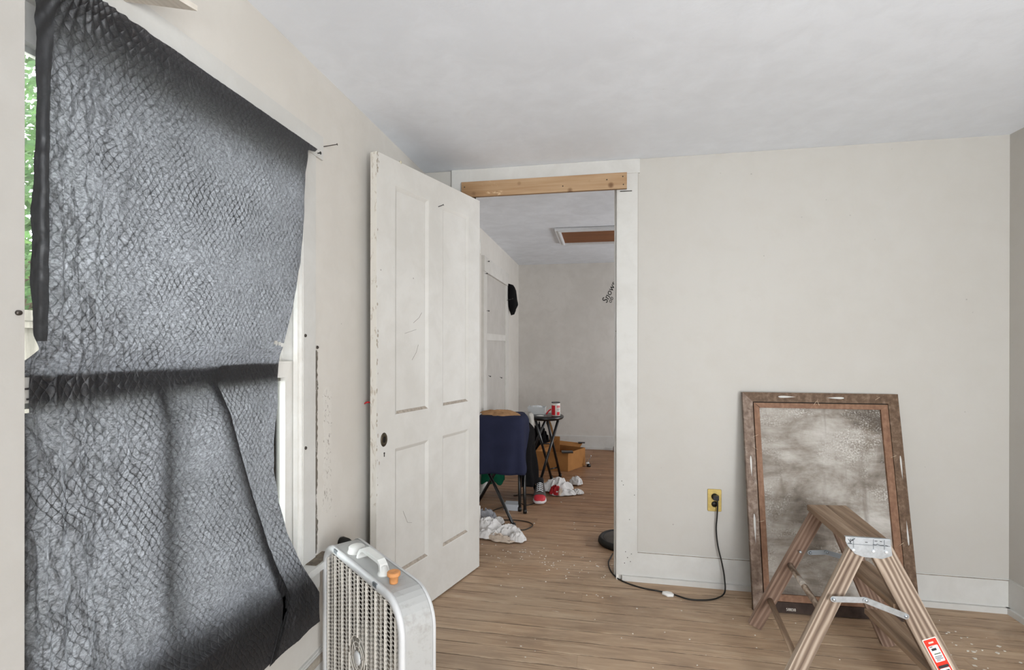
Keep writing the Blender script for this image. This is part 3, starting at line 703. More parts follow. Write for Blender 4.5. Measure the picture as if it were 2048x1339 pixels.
for pts in (((.56, 1.335), (.52, 1.36), (.50, 1.385)), ((.62, 1.285), (.58, 1.295), (.54, 1.305)), ((.57, 1.165), (.54, 1.20), (.525, 1.235)), ((.63, .495), (.60, .435), (.57, .425)), ((.51, .905), (.48, .908), (.44, .915))):
    scratch([dpt(u, z, -.0105 if not (.35 < u < .46) else 0) for u, z in pts], .0008, M_scr, dr)
nl = nail('nail', dpt(.387, 1.906, 0), dpt(.380, 1.914, .025), .0018, M_black, 'dark nail sticking out of the open door near its top')
# hook of thread on top of door
o = lathe('putty_blob', [(0, -.006), (.006, -.003), (.007, .003), (.004, .008), (0, .009)], flat('old_putty', 'b9b3a0', .8, bump=.5), dr, 10, Matrix.Translation(dpt(.66, DT, -.002)))
for z in (1.78, .30):
    tube('hinge', [dpt(-.004, z-.04, -.004), dpt(-.004, z+.04, -.004)], .005, M_trim, dr, 10)

# ---------------------------------------------------------------- far room window / boarded sash on left wall
w2 = empty('window_2', (XL, 4.6, .4), kind='structure')
M_w2 = paint('old_sash_grey', 'cbc8c2', '8f887d', 1.0, 1.0, chips=.74)
y0, y1, zt = 4.06, 5.20, 1.985
box('casing_side', XL, XL+.022, y0, y0+.12, .42, zt-.13, M_w2, w2, .004); box('casing_side', XL, XL+.022, y1-.12, y1, .42, zt-.13, M_w2, w2, .004)
box('casing_head', XL, XL+.026, y0, y1, zt-.129, zt, M_w2, w2, .004); box('stool', XL, XL+.06, y0-.03, y1+.03, .39, .42, M_w2, w2, .004)
box('board', XL+.001, XL+.008, y0+.12, y1-.12, .42, zt-.13, paint('board_grey', 'b9b5af', '857d72', 1, 1), w2, 0)
box('meeting_rail', XL+.002, XL+.016, y0+.12, y1-.12, 1.275, 1.335, M_w2, w2, .003)
box('bead', XL+.002, XL+.016, y0+.12, y0+.135, .42, zt-.13, M_w2, w2, .002); box('bead', XL+.002, XL+.018, y1-.15, y1-.12, .42, zt-.13, M_w2, w2, .002)
for (y, z, l) in ((4.115, 1.84, 'topmost nail stub on the near casing of the far room window'), (4.19, 1.955, 'bent nail stub on the head casing of the far room window'), (4.19, 1.53, 'nail stub halfway down the near casing of the far room window'), (4.25, .965, 'low nail stub on the near casing of the far room window'), (4.75, .92, 'low nail stub in the board of the far room window')):
    nail('nail', (XL+.02, y, z), (XL+.042, y-.03, z-.004), .0024, M_black, l)
nail('nail', (XL+.02, 5.10, 1.70), (XL+.085, 5.08, 1.715), .003, M_black, 'hook nail holding up the black glove in the far room')
# black glove hanging on hook: a palm with drooping fingers, folded
def blob_prism(name, outline, th, M, mat, parent=None, puff=.3):
    bm = bmesh.new(); n = len(outline); cx = sum(p[0] for p in outline)/n; cy = sum(p[1] for p in outline)/n; rings = []
    for (k, zz) in ((1, 0), (.94, th*.7), (.7, th), (0.35, th*1.12)):
        rings.append([bm.verts.new(M @ Vector((cx+(x-cx)*k, cy+(y-cy)*k, zz))) for x, y in outline])
    for A_, B_ in zip(rings, rings[1:]):
        for k in range(n): bm.faces.new((A_[k], A_[(k+1) % n], B_[(k+1) % n], B_[k]))
    bm.faces.new(rings[-1]); bm.faces.new(rings[0][::-1])
    bmesh.ops.recalc_face_normals(bm, faces=bm.faces)
    return from_bm(name, bm, mat, parent, smooth=True)
M_blackcloth = flat('black_cloth', '0d0c0d', .9, .1, vary=.3, sc=25, bump=.6)
gM = Matrix(((0, 0, 1, XL+.03), (1, 0, 0, 0), (0, 1, 0, 0), (0, 0, 0, 1)))
gl = blob_prism('glove', [(5.14, 1.88), (5.22, 1.885), (5.34, 1.87), (5.36, 1.84), (5.44, 1.74), (5.50, 1.70), (5.52, 1.665), (5.44, 1.63), (5.38, 1.66), (5.35, 1.70), (5.37, 1.62), (5.30, 1.555), (5.20, 1.60), (5.16, 1.64), (5.13, 1.75)], .05, gM, M_blackcloth)
props(gl, 'limp black glove hanging from a nail by the far room window', 'glove')

# handwriting on the far wall, cut by the door casing
M_ink = flat('marker_ink', '0c0c0b', .8)
def wall_strokes():
    tm = Matrix.Rotation(math.radians(62), 4, 'Y')
    e = Matrix(((1, 0, 0, .068), (0, 0, 1, YF+TB*.06-.0015), (0, 1, 0, 1.725), (0, 0, 0, 1))) @ Matrix.Rotation(math.radians(64), 4, 'Z')
    o = text_mesh('wall_writing', 'Snows', .10, e, M_ink, None, .2, .0004)
    e2 = Matrix(((1, 0, 0, .118), (0, 0, 1, YF+TB*.06-.0015), (0, 1, 0, 1.725), (0, 0, 0, 1))) @ Matrix.Rotation(math.radians(64), 4, 'Z')
    o2 = text_mesh('second_line', 'ob', .07, e2, M_ink, o, .2, .0004)
    return o
props(wall_strokes(), 'slanting black handwriting on the far wall beside the doorway', 'writing')

# ---------------------------------------------------------------- outlet and cord
M_brass = flat('brass_plate', 'b59f5e', .35, .6, .55, vary=.18, sc=40)
ol = empty('wall_outlet', (.572, 2.677, .445), 'brass outlet plate on the wall left of the leaning screen', 'outlet')
oM = Matrix(((1, 0, 0, .572), (0, 0, 1, yB(.572)), (0, 1, 0, .445), (0, 0, 0, 1))) @ Matrix.Rotation(PI, 4, 'Y') 
oM = Matrix(((1, 0, 0, .5725), (0, 0, -1, yB(.572)), (0, 1, 0, .4445), (0, 0, 0, 1)))
circ = lambda cx, cy, r, n=18: [(cx+r*math.cos(2*PI*k/n), cy+r*math.sin(2*PI*k/n)) for k in range(n)]
shape2d('plate', [rrect(.064, .110, .004, 3), circ(0, .0195, .0165), circ(0, -.0195, .0165)], .002, oM @ Matrix.Translation((0, 0, .0028)), M_brass, ol, .0016)
for s in (1, -1):
    rc = lathe('receptacle', [(0, .0), (.0155, 0), (.0155, .0045), (0, .0048)], M_rubber, ol, 20, oM @ Matrix.Translation((0, s*.0195, 0)))
    for k in (-1, 1): box('slot', k*.0062-.0008, k*.0062+.0008, s*.0195-.001, s*.0195+.007, .0045, .0054, M_gap, rc, 0, oM)
cd = empty('lamp_cord', (.35, 2.56, 0), 'thin black power cord from the outlet across the floor to the doorway', 'cord')
box('plug', -.010, .016, .006, .030, .005, .030, flat('plug_black', '1b1b20', .45), cd, .003, oM)
CP = [(.582, 2.655, .452), (.583, 2.653, .42), (.581, 2.658, .36), (.578, 2.66, .30), (.585, 2.655, .22), (.602, 2.645, .14), (.612, 2.635, .07), (.605, 2.60, .015), (.56, 2.555, .0042), (.50, 2.525, .0042), (.42, 2.52, .0042), (.355, 2.555, .0042), (.29, 2.575, .0042), (.22, 2.59, .0042), (.165, 2.615, .0042), (.12, 2.645, .0042), (.085, 2.685, .0042), (.055, 2.76, .0042), (.045, 2.86, .0042), (.06, 2.93, .006), (.072, 2.985, .006)]
tube('cord', spline(CP, 6), .0036, M_rubber, cd, 8)
tg = blob_prism('paper_tag', [(.300, 2.548), (.318, 2.536), (.325, 2.528), (.338, 2.530), (.352, 2.532), (.358, 2.548), (.350, 2.566), (.325, 2.574), (.303, 2.568)], .011, Matrix.Translation((0, 0, .0015)), flat('crumpled_paper', 'e6e4e0', .7, bump=.8), cd)
# ---------------------------------------------------------------- window screen leaning on the wall
S0 = Vector((.700, 2.465, 0)); S1 = Vector((1.402, 2.488, 0)); T0 = Vector((.668, 2.634, 1.0))
ux = (S1-S0).normalized(); uy = (T0-S0); uy = (uy-ux*uy.dot(ux)).normalized(); uz = ux.cross(uy)
SM = Matrix(((ux.x, uy.x, uz.x, S0.x), (ux.y, uy.y, uz.y, S0.y), (ux.z, uy.z, uz.z, S0.z+.004), (0, 0, 0, 1)))
SW, SH = .703, 1.012
scn = empty('window_screen', (1.04, 2.49, 0), 'weathered wooden window screen frame leaning against the white wall', 'window screen')
M_frame = wood('weathered_frame_wood', '3d2c22', '64503f', '8a7564', axis=1, sc=7, rings=.06, kind='Object', white=.66, whitec='8f857b', bandw=12)
M_frame2 = wood('weathered_side_wood', '4a3a31', '7a685b', 'a3958a', axis=1, sc=7, rings=.06, kind='Object', white=.60, whitec='a59b91', bandw=12)
M_inner = wood('cedar_strip', '67483a', '80604b', '967560', axis=1, sc=7, rings=.08, kind='Object', bandw=14)
def tear(cx, cy, L, w, ang):   # teardrop
    out = []
    for k in range(16):
        a = 2*PI*k/16; x = L/2*math.cos(a); y = w/2*math.sin(a)*(.5+.5*(x/(L/2)))**.9 if True else 0
        out.append((cx+x*math.cos(ang)-y*math.sin(ang), cy+x*math.sin(ang)+y*math.cos(ang)))
    return out[::-1]
FW = .046; D = .020
TR = SM @ Matrix.Translation((0, 0, -D/2))
o = shape2d('top_rail', [[(0, SH), (FW, SH-FW), (SW-FW, SH-FW), (SW, SH)], tear(.208, SH-.020, .085, .016, PI), tear(.425, SH-.022, .085, .016, 0)], D, TR, M_frame, scn)
o = shape2d('side_rail', [[(0, 0), (FW, FW), (FW, SH-FW), (0, SH)], tear(.024, .65, .11, .014, -PI/2+PI), tear(.026, .36, .15, .016, PI/2)], D, TR, M_frame2, scn)
o = shape2d('side_rail', [[(SW, 0), (SW, SH), (SW-FW, SH-FW), (SW-FW, FW)], tear(SW-.016, .665, .125, .013, PI/2), tear(SW-.018, .385, .125, .013, -PI/2)], D, TR, M_frame, scn)
o = shape2d('bottom_rail', [[(0, 0), (SW, 0), (SW-FW, FW), (FW, FW)]], D, TR, flat('dark_bottom_wood', '3a2e28', .8, vary=.3), scn)
for (cx_, cy_, L_, w_, an_) in ((.208, SH-.020, .085, .016, PI), (.425, SH-.022, .085, .016, 0), (.024, .65, .11, .014, PI/2), (.026, .36, .15, .016, PI/2), (SW-.016, .665, .125, .013, PI/2), (SW-.018, .385, .125, .013, -PI/2)):
    shape2d('white_insert', [tear(cx_, cy_, L_*.97, w_*.95, an_)], .004, SM @ Matrix.Translation((0, 0, -.0035)), M_trim, scn)
g = .005; IW = .030; a0, a1, b0, b1 = FW+g, SW-FW-g*.5, FW+g*.4, SH-FW-g
TI = SM @ Matrix.Translation((0, 0, -D/2+.001))
for q in ([(a0, b1), (a0+IW, b1-IW*.8), (a1-IW, b1-IW*.8), (a1, b1)], [(a0, b0), (a0+IW*.85, b0+IW), (a0+IW*.85, b1-IW*.8), (a0, b1)], [(a1, b0), (a1, b1), (a1-IW*1.05, b1-IW*.8), (a1-IW*1.05, b0+IW)], [(a0, b0), (a1, b0), (a1-IW, b0+IW), (a0+IW, b0+IW)]):
    shape2d('inner_strip', [q], D*.8, TI, M_inner, scn)
box('shadow_gap', FW-.002, SW-FW+.002, FW-.002, SH-FW+.002, -D+.001, -D+.004, M_gap, scn, 0, SM)
def screen_mat():
    m = MT('dirty_screen_cloth', .8, .2); c_ = m.coords('UV')
    big = m.noise(c_, 4.2, 6, .62, .6); st = m.noise(m.coords('UV', (.3, 1, 1)), 9, 6, .7, .5); vt = m.noise(m.coords('UV', (1, .12, 1)), 11, 4, .6)
    f = m.math('ADD', m.math('MULTIPLY', big, .5), m.math('MULTIPLY', st, .5))
    c = m.ramp(f, [(.36, '5e564e'), (.45, '857d74'), (.53, 'a39d95'), (.64, 'bdb9b3')])
    c = m.mix(m.math('MULTIPLY', m.ramp(vt, [(.56, '000000'), (.66, 'ffffff')]), .5), c, '6a6158')
    pick = m.ramp(m.noise(c_, 3.1, 4, .6, .7), [(.48, '000000'), (.60, 'ffffff')])
    sp = m.noise(c_, 130, 3, .7); wh = m.ramp(sp, [(.54, '000000'), (.60, 'ffffff')]); bk = m.ramp(sp, [(.36, 'ffffff'), (.41, '000000')])
    c = m.mix(m.math('MULTIPLY', m.math('MULTIPLY', wh, pick), .8), c, 'd3d0ca'); c = m.mix(m.math('MULTIPLY', m.math('MULTIPLY', bk, pick), .8), c, '4d463f')
    # big water stains and the thin vertical drip lines
    v = m.n('ShaderNodeTexVoronoi'); v.inputs['Scale'].default_value = 5; m.l(c_, v.inputs['Vector'])
    c = m.mix(m.math('MULTIPLY', m.ramp(m.noise(m.coords('UV', (1, 1, 1), loc=(4, 2, 0)), 6.5, 3, .5), [(.60, '000000'), (.72, 'ffffff')]), .45), c, '6a5e4f')
    gr_ = m.n('ShaderNodeTexWave', wave_type='BANDS', bands_direction='Y'); gr_.inputs['Scale'].default_value = 190; m.l(c_, gr_.inputs[0])
    m.color(c); m.bump(sp, .5, .002); return m.m
bm = bmesh.new(); uvl = bm.loops.layers.uv.new(); n1 = 24; gg = []
for j in range(n1+1):
    gg.append([bm.verts.new(SM @ Vector((a0+.01+(a1-a0-.02)*i/n1, b0+.01+(b1-b0-.02)*j/n1, -.012+.0015*noise.noise(Vector((i*.35, j*.35, 0)))))) for i in range(n1+1)])
for j in range(n1):
    for i in range(n1):
        f = bm.faces.new((gg[j][i], gg[j][i+1], gg[j+1][i+1], gg[j+1][i]))
        for lp, (a_, b_) in zip(f.loops, ((i, j), (i+1, j), (i+1, j+1), (i, j+1))): lp[uvl].uv = (a_/n1*.6, b_/n1*.9)
bmesh.ops.recalc_face_normals(bm, faces=bm.faces)
o = from_bm('screen_cloth', bm, screen_mat(), scn, smooth=True)
text_mesh('stamp', '58838', .017, SM @ Matrix.Translation((.142, .010, .0006)), flat('white_stencil', 'cfc9c0', .8), scn)
M_str = flat('straw_splinter', 'd8c6ac', .7)
for (u, v, a) in ((.05, .80, .4), (.045, .74, -.6), (.055, .40, .3), (.33, SH-.05, 1.0), (.345, SH-.048, -1.3), (.655, .72, .4), (.652, .33, .7), (.61, SH-.022, .6)):
    p0 = SM @ Vector((u-.012*math.cos(a), v-.012*math.sin(a), .002)); p1 = SM @ Vector((u+.012*math.cos(a), v+.012*math.sin(a), .006))
    tube('splinter', [p0, p1], .0008, M_str, scn, 4)

# ---------------------------------------------------------------- wooden step ladder
ld = empty('step_ladder', (.93, 2.08, 0), 'small two-step wooden folding ladder standing in front of the leaning screen', 'ladder')
M_lad = wood('ladder_wood', '56453a', '8b7969', 'bdad9c', axis=2, sc=9, rings=.38, bandw=18, rough=.7)
M_ladr = wood('ladder_wood_red', '4a382f', '7f6758', 'a89384', axis=2, sc=9, rings=.22, bandw=20, rough=.7)
M_ladt = wood('ladder_top_wood', '5a4635', '8f7863', 'b8a48e', axis=1, sc=8, rings=.15, kind='Object', bandw=6)
ZT = .560
# top made of two boards, long axis in y
def quadprism(name, pts, z0, z1, mat, parent): return poly_prism(name, pts, z0, z1, mat, parent)
def lerp(a, b, t): return tuple(a[i]+(b[i]-a[i])*t for i in range(len(a)))
tl_, tr_, br_, bl_ = (.862, 2.290), (1.020, 2.312), (.986, 1.925), (.850, 1.930)
mt_, mb_ = lerp(tl_, tr_, .47), lerp(bl_, br_, .50)
quadprism('top_board', [bl_, lerp(bl_, br_, .495), lerp(tl_, tr_, .465), tl_], ZT-.022, ZT, M_ladt, ld)
quadprism('top_board', [lerp(bl_, br_, .51), br_, tr_, lerp(tl_, tr_, .48)], ZT-.022, ZT-.001, M_ladt, ld)
def Z0(v): return Vector(v)
# rails: A far rear, B near rear (with rungs), C near front, D far front
A_ = stick('rear_leg', (.662, 2.318, .012), (.905, 2.285, .535), .054, .022, (0, 1, 0), M_ladr, ld)
B_ = stick('rear_leg', (.606, 1.842, .003), (.900, 1.946, .532), .054, .022, (0, 1, 0), M_lad, ld)
C_ = stick('front_leg', (1.190, 1.838, .003), (.958, 1.942, .535), .074, .022, (0, 1, 0), M_lad, ld)
D_ = stick('front_leg', (1.178, 2.285, .004), (.965, 2.282, .535), .070, .022, (0, 1, 0), M_ladr, ld)
for t in (.24, .55):
    a = Vector(lerp((.662, 2.318, .012), (.905, 2.285, .535), t)); b = Vector(lerp((.606, 1.842, .003), (.900, 1.946, .532), t))
    tube('rung', [a, b], .0115, M_lad if t > .3 else M_ladt, ld, 12)
for t in (.27, .64):
    a = Vector(lerp((1.190, 1.838, .003), (.958, 1.942, .535), t)); b = Vector(lerp((1.178, 2.285, .004), (.965, 2.282, .535), t))
    st = (a-b).normalized(); L = (a-b).length
    Mx = Matrix(((1, st.x, 0, b.x), (0, st.y, 0, b.y), (0, st.z, 1, b.z), (0, 0, 0, 1)))
    s_ = box('step', -.047, .045, .010, L-.010, -.018, .002, M_ladt, ld, .003, Mx)
    tube('step_rod', [b+Vector((0, 0, -.028)), a+Vector((0, 0, -.028))], .003, M_steel, ld, 6)
# steel end plates
def br_plate(name, y, sgn):
    Mp = Matrix(((1, 0, 0, .918), (0, 0, -1, y), (0, 1, 0, ZT), (0, 0, 0, 1)))
    out = [(-.070, .003), (.071, .003), (.078, -.062), (.074, -.068), (-.015, -.064), (-.040, -.055), (-.062, -.030), (-.070, -.012)]
    p_ = shape2d(name, [out], .002, Mp, M_steel, ld)
    return Mp
Mp = br_plate('end_plate', 1.9245, 1)
box('plate_lip', -.070, .071, -.004, .012, .0005, .0025, M_steel, ld, 0, Matrix.Translation((.918, 1.9245, ZT)) )if False else None
poly_prism('plate_lip', [(.848, 1.923), (.988, 1.921), (.988, 1.936), (.850, 1.938)], ZT+.0002, ZT+.0022, M_steel, ld)
M_rivet = flat('bright_rivet', 'e0e2e4', .3, .6, .2)
for x in (-.045, .018, .058): lathe('rivet', [(0, .0), (.0062, 0), (.0056, .0028), (.003, .0050), (0, .0054)], M_rivet, ld, 12, Mp @ Matrix.Translation((x, -.042, .001)))
M_dk = flat('embossed_shadow', '868c90', .5, .5, .6)
box('crease', -.068, .070, -.0225, -.0205, .001, .0018, M_dk, ld, 0, Mp)
for x in (-.045, .018, .052): box('crease', x-.0012, x+.0012, -.034, 0, .001, .0018, M_dk, ld, 0, Mp)
M_ink2 = flat('black_marks', '1d1c1c', .6)
for pts in (((-.062, -.004), (-.055, -.016), (-.048, -.004)), ((-.055, -.004), (-.055, -.018)), ((-.062, -.019), (-.050, -.019)), ((-.050, -.010), (-.040, -.001)), ((-.008, -.012), (.0, -.012)), ((.016, -.018), (.026, -.019), (.030, -.016), (.040, -.020), (.050, -.019)), ((.055, -.019), (.064, -.021)), ((.022, -.006), (.030, -.006)), ((.038, -.006), (.044, -.007))):
    tube('ink_mark', [Mp @ Vector((x, y, .0012)) for x, y in pts], .0011, M_ink2, ld, 4)
# spreader bars
def spreader(y, p0, p1, p2, mat):
    def bar(a, b, yy):
        a = Vector((a[0], yy, a[1])); b = Vector((b[0], yy, b[1]))
        M, L = stick_m(a, b, (0, 1, 0)); w = .010
        out = [(w*math.cos(t), -0+w*math.sin(t)) for t in [PI+PI*k/6 for k in range(7)]]+[(w*math.cos(t), L+w*math.sin(t)) for t in [PI*k/6 for k in range(7)]]
        Mz = M @ Matrix(((1, 0, 0, 0), (0, 0, -1, 0), (0, 1, 0, 0), (0, 0, 0, 1)))
        return shape2d('spreader_bar', [out], .0022, Mz, mat, ld)
    bar(p0, p1, y); bar(p1, p2, y-.003)
    for q in (p0, p1, p2): lathe('rivet', [(0, 0), (.0058, 0), (.005, .0026), (.002, .004), (0, .0042)], mat, ld, 12, Matrix(((1, 0, 0, q[0]), (0, 0, -1, y-.004), (0, 1, 0, q[1]), (0, 0, 0, 1))))
spreader(1.876, (.790, .362), (.890, .368), (1.010, .326), M_steel)
spreader(2.270, (.866, .366), (.930, .372), (1.012, .352), flat('dull_steel', '8e959b', .4, .5, .7))
lathe('bolt', [(0, 0), (.006, 0), (.006, .003), (.003, .006), (0, .006)], M_steel, ld, 12, Matrix.Translation((.829, 2.272, .365)) @ Matrix.Rotation(PI/2, 4, 'X'))
# red warning sticker on the near front leg
cp0 = Vector((1.190, 1.838, .003)); cp1 = Vector((.958, 1.942, .535)); CM, CL = stick_m(cp0, cp1, (0, 1, 0))
# face looking at the camera is local -y
FMx = CM @ Matrix(((1, 0, 0, 0), (0, 0, -1, -.0112), (0, 1, 0, 0), (0, 0, 0, 1)))
def lab(name, x0, x1, z0, z1, h, mat, par, r=.001):
    return shape2d(name, [rrect(x1-x0, z1-z0, r, 3, (x0+x1)/2, (z0+z1)/2)], .0004, FMx @ Matrix.Translation((0, 0, h)), mat, par)
sx = -1   # local x sign check: +x of the rail points down-left or up-right
LB = .125
stk = lab('warning_sticker', -.022, .022, LB, LB+.155, .0003, flat('sticker_border', 'f0dcd4', .4), ld, .003); stk['label'] = 'red and white warning sticker on the front leg'
lab('sticker_red', -.0195, .0195, LB+.003, LB+.152, .0006, flat('sticker_red', 'd8321f', .35), stk, .002)
M_sw = flat('sticker_white', 'dcdcdc', .4); M_st = flat('sticker_text', '2a2a2e', .5)
lab('upper_text_field', -.0145, .0150, LB+.082, LB+.132, .0009, M_sw, stk, .003); lab('lower_text_field', -.0145, .0150, LB+.020, LB+.062, .0009, M_sw, stk, .003)
lab('black_band', -.0155, .0160, LB+.063, LB+.071, .0010, M_st, stk, .002)
lab('logo_oval', -.008, .008, LB+.139, LB+.144, .0009, flat('sticker_pale', 'f3c9bd', .4), stk, .002)
for k, (a, b, zz, hh) in enumerate(((-.009, .006, .117, .007), (-.012, -.002, .128, .002), (-.008, .012, .105, .003), (-.010, .012, .098, .0015), (-.011, .010, .094, .0015), (-.009, .012, .090, .0015), (-.010, .002, .086, .0015), (-.011, -.004, .052, .004), (0, .012, .052, .004))):
    lab('text_line', a, b, LB+zz, LB+zz+hh, .0012, M_st if k != 2 else flat('text_grey', '5b6a5b', .5), stk, .0005)
for k in range(9): lab('barcode_bar', -.010+k*.0024, -.0092+k*.0024+(.0006 if k % 3 == 0 else 0), LB+.025, LB+.043, .0012, M_st, stk, .0001)
# little label on upper rung
tube('rung_label', [lerp((.662, 2.318, .012), (.905, 2.285, .535), .55)]+[], .012, M_white, ld) if False else None
ra = Vector(lerp((.662, 2.318, .012), (.905, 2.285, .535), .55)); rb = Vector(lerp((.606, 1.842, .003), (.900, 1.946, .532), .55))
tube('torn_label', [ra+(rb-ra)*.33, ra+(rb-ra)*.50], .0119, flat('torn_paper_label', 'b9b0a6', .8, vary=.35, sc=90), ld, 12)

# ---------------------------------------------------------------- box fan
FO = Vector((-.7258, 1.390, 0)); fw = Vector((.77, -.638, 0)).normalized(); fb = Vector((.638, .77, 0)).normalized()
FM = Matrix(((fw.x, fb.x, 0, FO.x), (fw.y, fb.y, 0, FO.y), (0, 0, 1, 0), (0, 0, 0, 1)))   # x width, y back, z up
fan = empty('box_fan', FO+fb*.05, 'dusty white box fan standing on the floor under the window', 'fan')
fan.location.z = 0
FWd, FHt, FR, FD = .574, .553, .095, .108
FZ = .012
M_body = MT('dusty_fan_body', .5, .35)
_c = M_body.coords('World'); _x = M_body.noise(_c, 9, 6, .7, .6); _s = M_body.noise(_c, 45, 4, .7)
M_body.color(M_body.mix(M_body.ramp(M_body.math('MULTIPLY', _x, _s), [(.27, '000000'), (.52, 'ffffff')]), 'a9a9a7', '8c8882'))
M_bez = flat('fan_bezel_white', 'c8c9c9', .4, .5, vary=.05, sc=15); M_grille = flat('fan_grille_plastic', 'c9c4bb', .5, .4, vary=.12, sc=60)
def ring_strip(bm, prof, w, h, r, n=8):
    "sweep: prof list of (inset, y) around the rounded rectangle"
    loops = []
    for ins, yy in prof:
        pts = rrect(w-2*ins, h-2*ins, max(r-ins, .012), n)
        loops.append([bm.verts.new(FM @ Vector((x, yy, z+FZ+FHt/2))) for x, z in pts])
    m = len(loops[0])
    for A1, B1 in zip(loops, loops[1:]):
        for k in range(m): bm.faces.new((A1[k], A1[(k+1) % m], B1[(k+1) % m], B1[k]))
bm = bmesh.new(); ring_strip(bm, [(.008, .012), (.002, .013), (.002, .098), (.004, .099)], FWd, FHt, FR)
bmesh.ops.recalc_face_normals(bm, faces=bm.faces); from_bm('housing', bm, M_body.m, fan)
bm = bmesh.new(); ring_strip(bm, [(.0045, .099), (.0045, .020), (.03, .019)], FWd, FHt, FR); from_bm('inner_lining', bm, flat('shaded_inside', '42382e', .8, vary=.2, sc=30), fan)  # lining coloured dark so the fan interior reads as shaded
bm = bmesh.new(); ring_strip(bm, [(.028, .020), (.026, .006), (.018, .001), (.006, .0), (.0, .005), (.0, .014), (.004, .0145)], FWd, FHt, FR)
bmesh.ops.recalc_face_normals(bm, faces=bm.faces); from_bm('front_bezel', bm, M_bez, fan, smooth=True)
bm = bmesh.new(); ring_strip(bm, [(.028, .09), (.024, .105), (.006, .108), (.0, .104), (.0, .096)], FWd, FHt, FR)
bmesh.ops.recalc_face_normals(bm, faces=bm.faces); from_bm('rear_bezel', bm, M_bez, fan, smooth=True)
gwid, ght, gr2 = FWd-.054, FHt-.054, FR-.027
def halfh(x):
    ax = abs(x); 
    if ax < gwid/2-gr2: return ght/2
    d = ax-(gwid/2-gr2); return ght/2-gr2+math.sqrt(max(gr2*gr2-d*d, 0))
def halfw(z):
    az = abs(z)
    if az < ght/2-gr2: return gwid/2
    d = az-(ght/2-gr2); return gwid/2-gr2+math.sqrt(max(gr2*gr2-d*d, 0))
zc = FZ+FHt/2
gf = empty('front_grille', FO) ; gf.parent = fan; gf.matrix_parent_inverse = mw(fan).inverted()
RC = .062
for k in range(17):
    x = -gwid/2+gwid*(k+.5)/17; hh = halfh(x); wd = .0022 if k % 2 == 0 else .0016
    segs = [(-hh, hh)]
    if abs(x) < RC: c_ = math.sqrt(RC*RC-x*x); segs = [(-hh, -c_), (c_, hh)]
    for a, b in segs:
        bm = bmesh.new(); bx(bm, x-wd*.6, x+wd*.6, .003 if k % 2 == 0 else .006, .012, zc+a, zc+b, FM)
        from_bm('grille_bar', bm, M_grille, gf)
bm = bmesh.new(); nz_ = 40
for k in range(nz_):
    z = -ght/2+ght*(k+.5)/nz_; ww = halfw(z); segs = [(-ww, ww)]
    if abs(z) < RC: c_ = math.sqrt(RC*RC-z*z); segs = [(-ww, -c_), (c_, ww)]
    for a, b in segs: bx(bm, a, b, .006, .0085, zc+z-.0006, zc+z+.0006, FM)
o = from_bm('grille_cross_bars', bm, M_grille, gf); o['kind'] = 'stuff'
Fc = FM @ Matrix.Translation((0, .004, zc)) @ Matrix.Rotation(PI/2, 4, 'X')
for r in (RC, .045, .032):
    tube('grille_ring', [Fc @ Vector((r*math.cos(t), r*math.sin(t), -.004)) for t in [2*PI*k/32 for k in range(32)]], .0022, M_grille, gf, 6, closed=True)
lathe('badge', [(0, -.006), (.019, -.006), (.021, 0), (.016, .003), (0, .0035)], M_bez, gf, 20, Fc)
for k in range(6):
    a = k*PI/3+.3; tube('grille_spoke', [Fc @ Vector((.02*math.cos(a), .02*math.sin(a), -.003)), Fc @ Vector((RC*math.cos(a), RC*math.sin(a), -.004))], .0018, M_grille, gf, 4)
# blades, motor, rear grille
M_bl = flat('fan_blade_plastic', '8f877c', .5, .4, vary=.15, sc=15); M_rear_shade = flat('shaded_rear_grille', '2e2620', .9, vary=.3, sc=50)  # rear grille colour holds the shade of the fan's depth
lathe('motor', [(0, -.06), (.075, -.06), (.088, -.05), (.088, -.024), (.078, -.016), (0, -.015)], flat('motor_cover_grey', 'aaa69f', .5, .3, vary=.1, sc=30), fan, 20, Fc)
for k in range(5):
    bm = bmesh.new(); rows = []
    for i in range(7):
        r = .086+.15*i/6; wdt = .42-.02*i
        rows.append([bm.verts.new(Fc @ Vector((r*math.cos(2*PI*k/5+wdt*(t-.5)*2*(1.0)), r*math.sin(2*PI*k/5+wdt*(t-.5)*2), -.045-.030*(t-.5)))) for t in (0, .25, .5, .75, 1)])
    for A1, B1 in zip(rows, rows[1:]):
        for j in range(4): bm.faces.new((A1[j], A1[j+1], B1[j+1], B1[j]))
    o = from_bm('blade', bm, M_bl, fan, smooth=True); sm_ = o.modifiers.new('t', 'SOLIDIFY'); sm_.thickness = .002
bm = bmesh.new()
for k in range(26):
    x = -gwid/2+gwid*(k+.5)/26; hh = halfh(x); bx(bm, x-.0032, x+.0032, .094, .102, zc-hh, zc+hh, FM)
for k in range(30):
    z = -ght/2+ght*(k+.5)/30; ww = halfw(z); bx(bm, -ww, ww, .094, .100, zc+z-.0016, zc+z+.0016, FM)
o = from_bm('rear_grille', bm, M_rear_shade, fan)
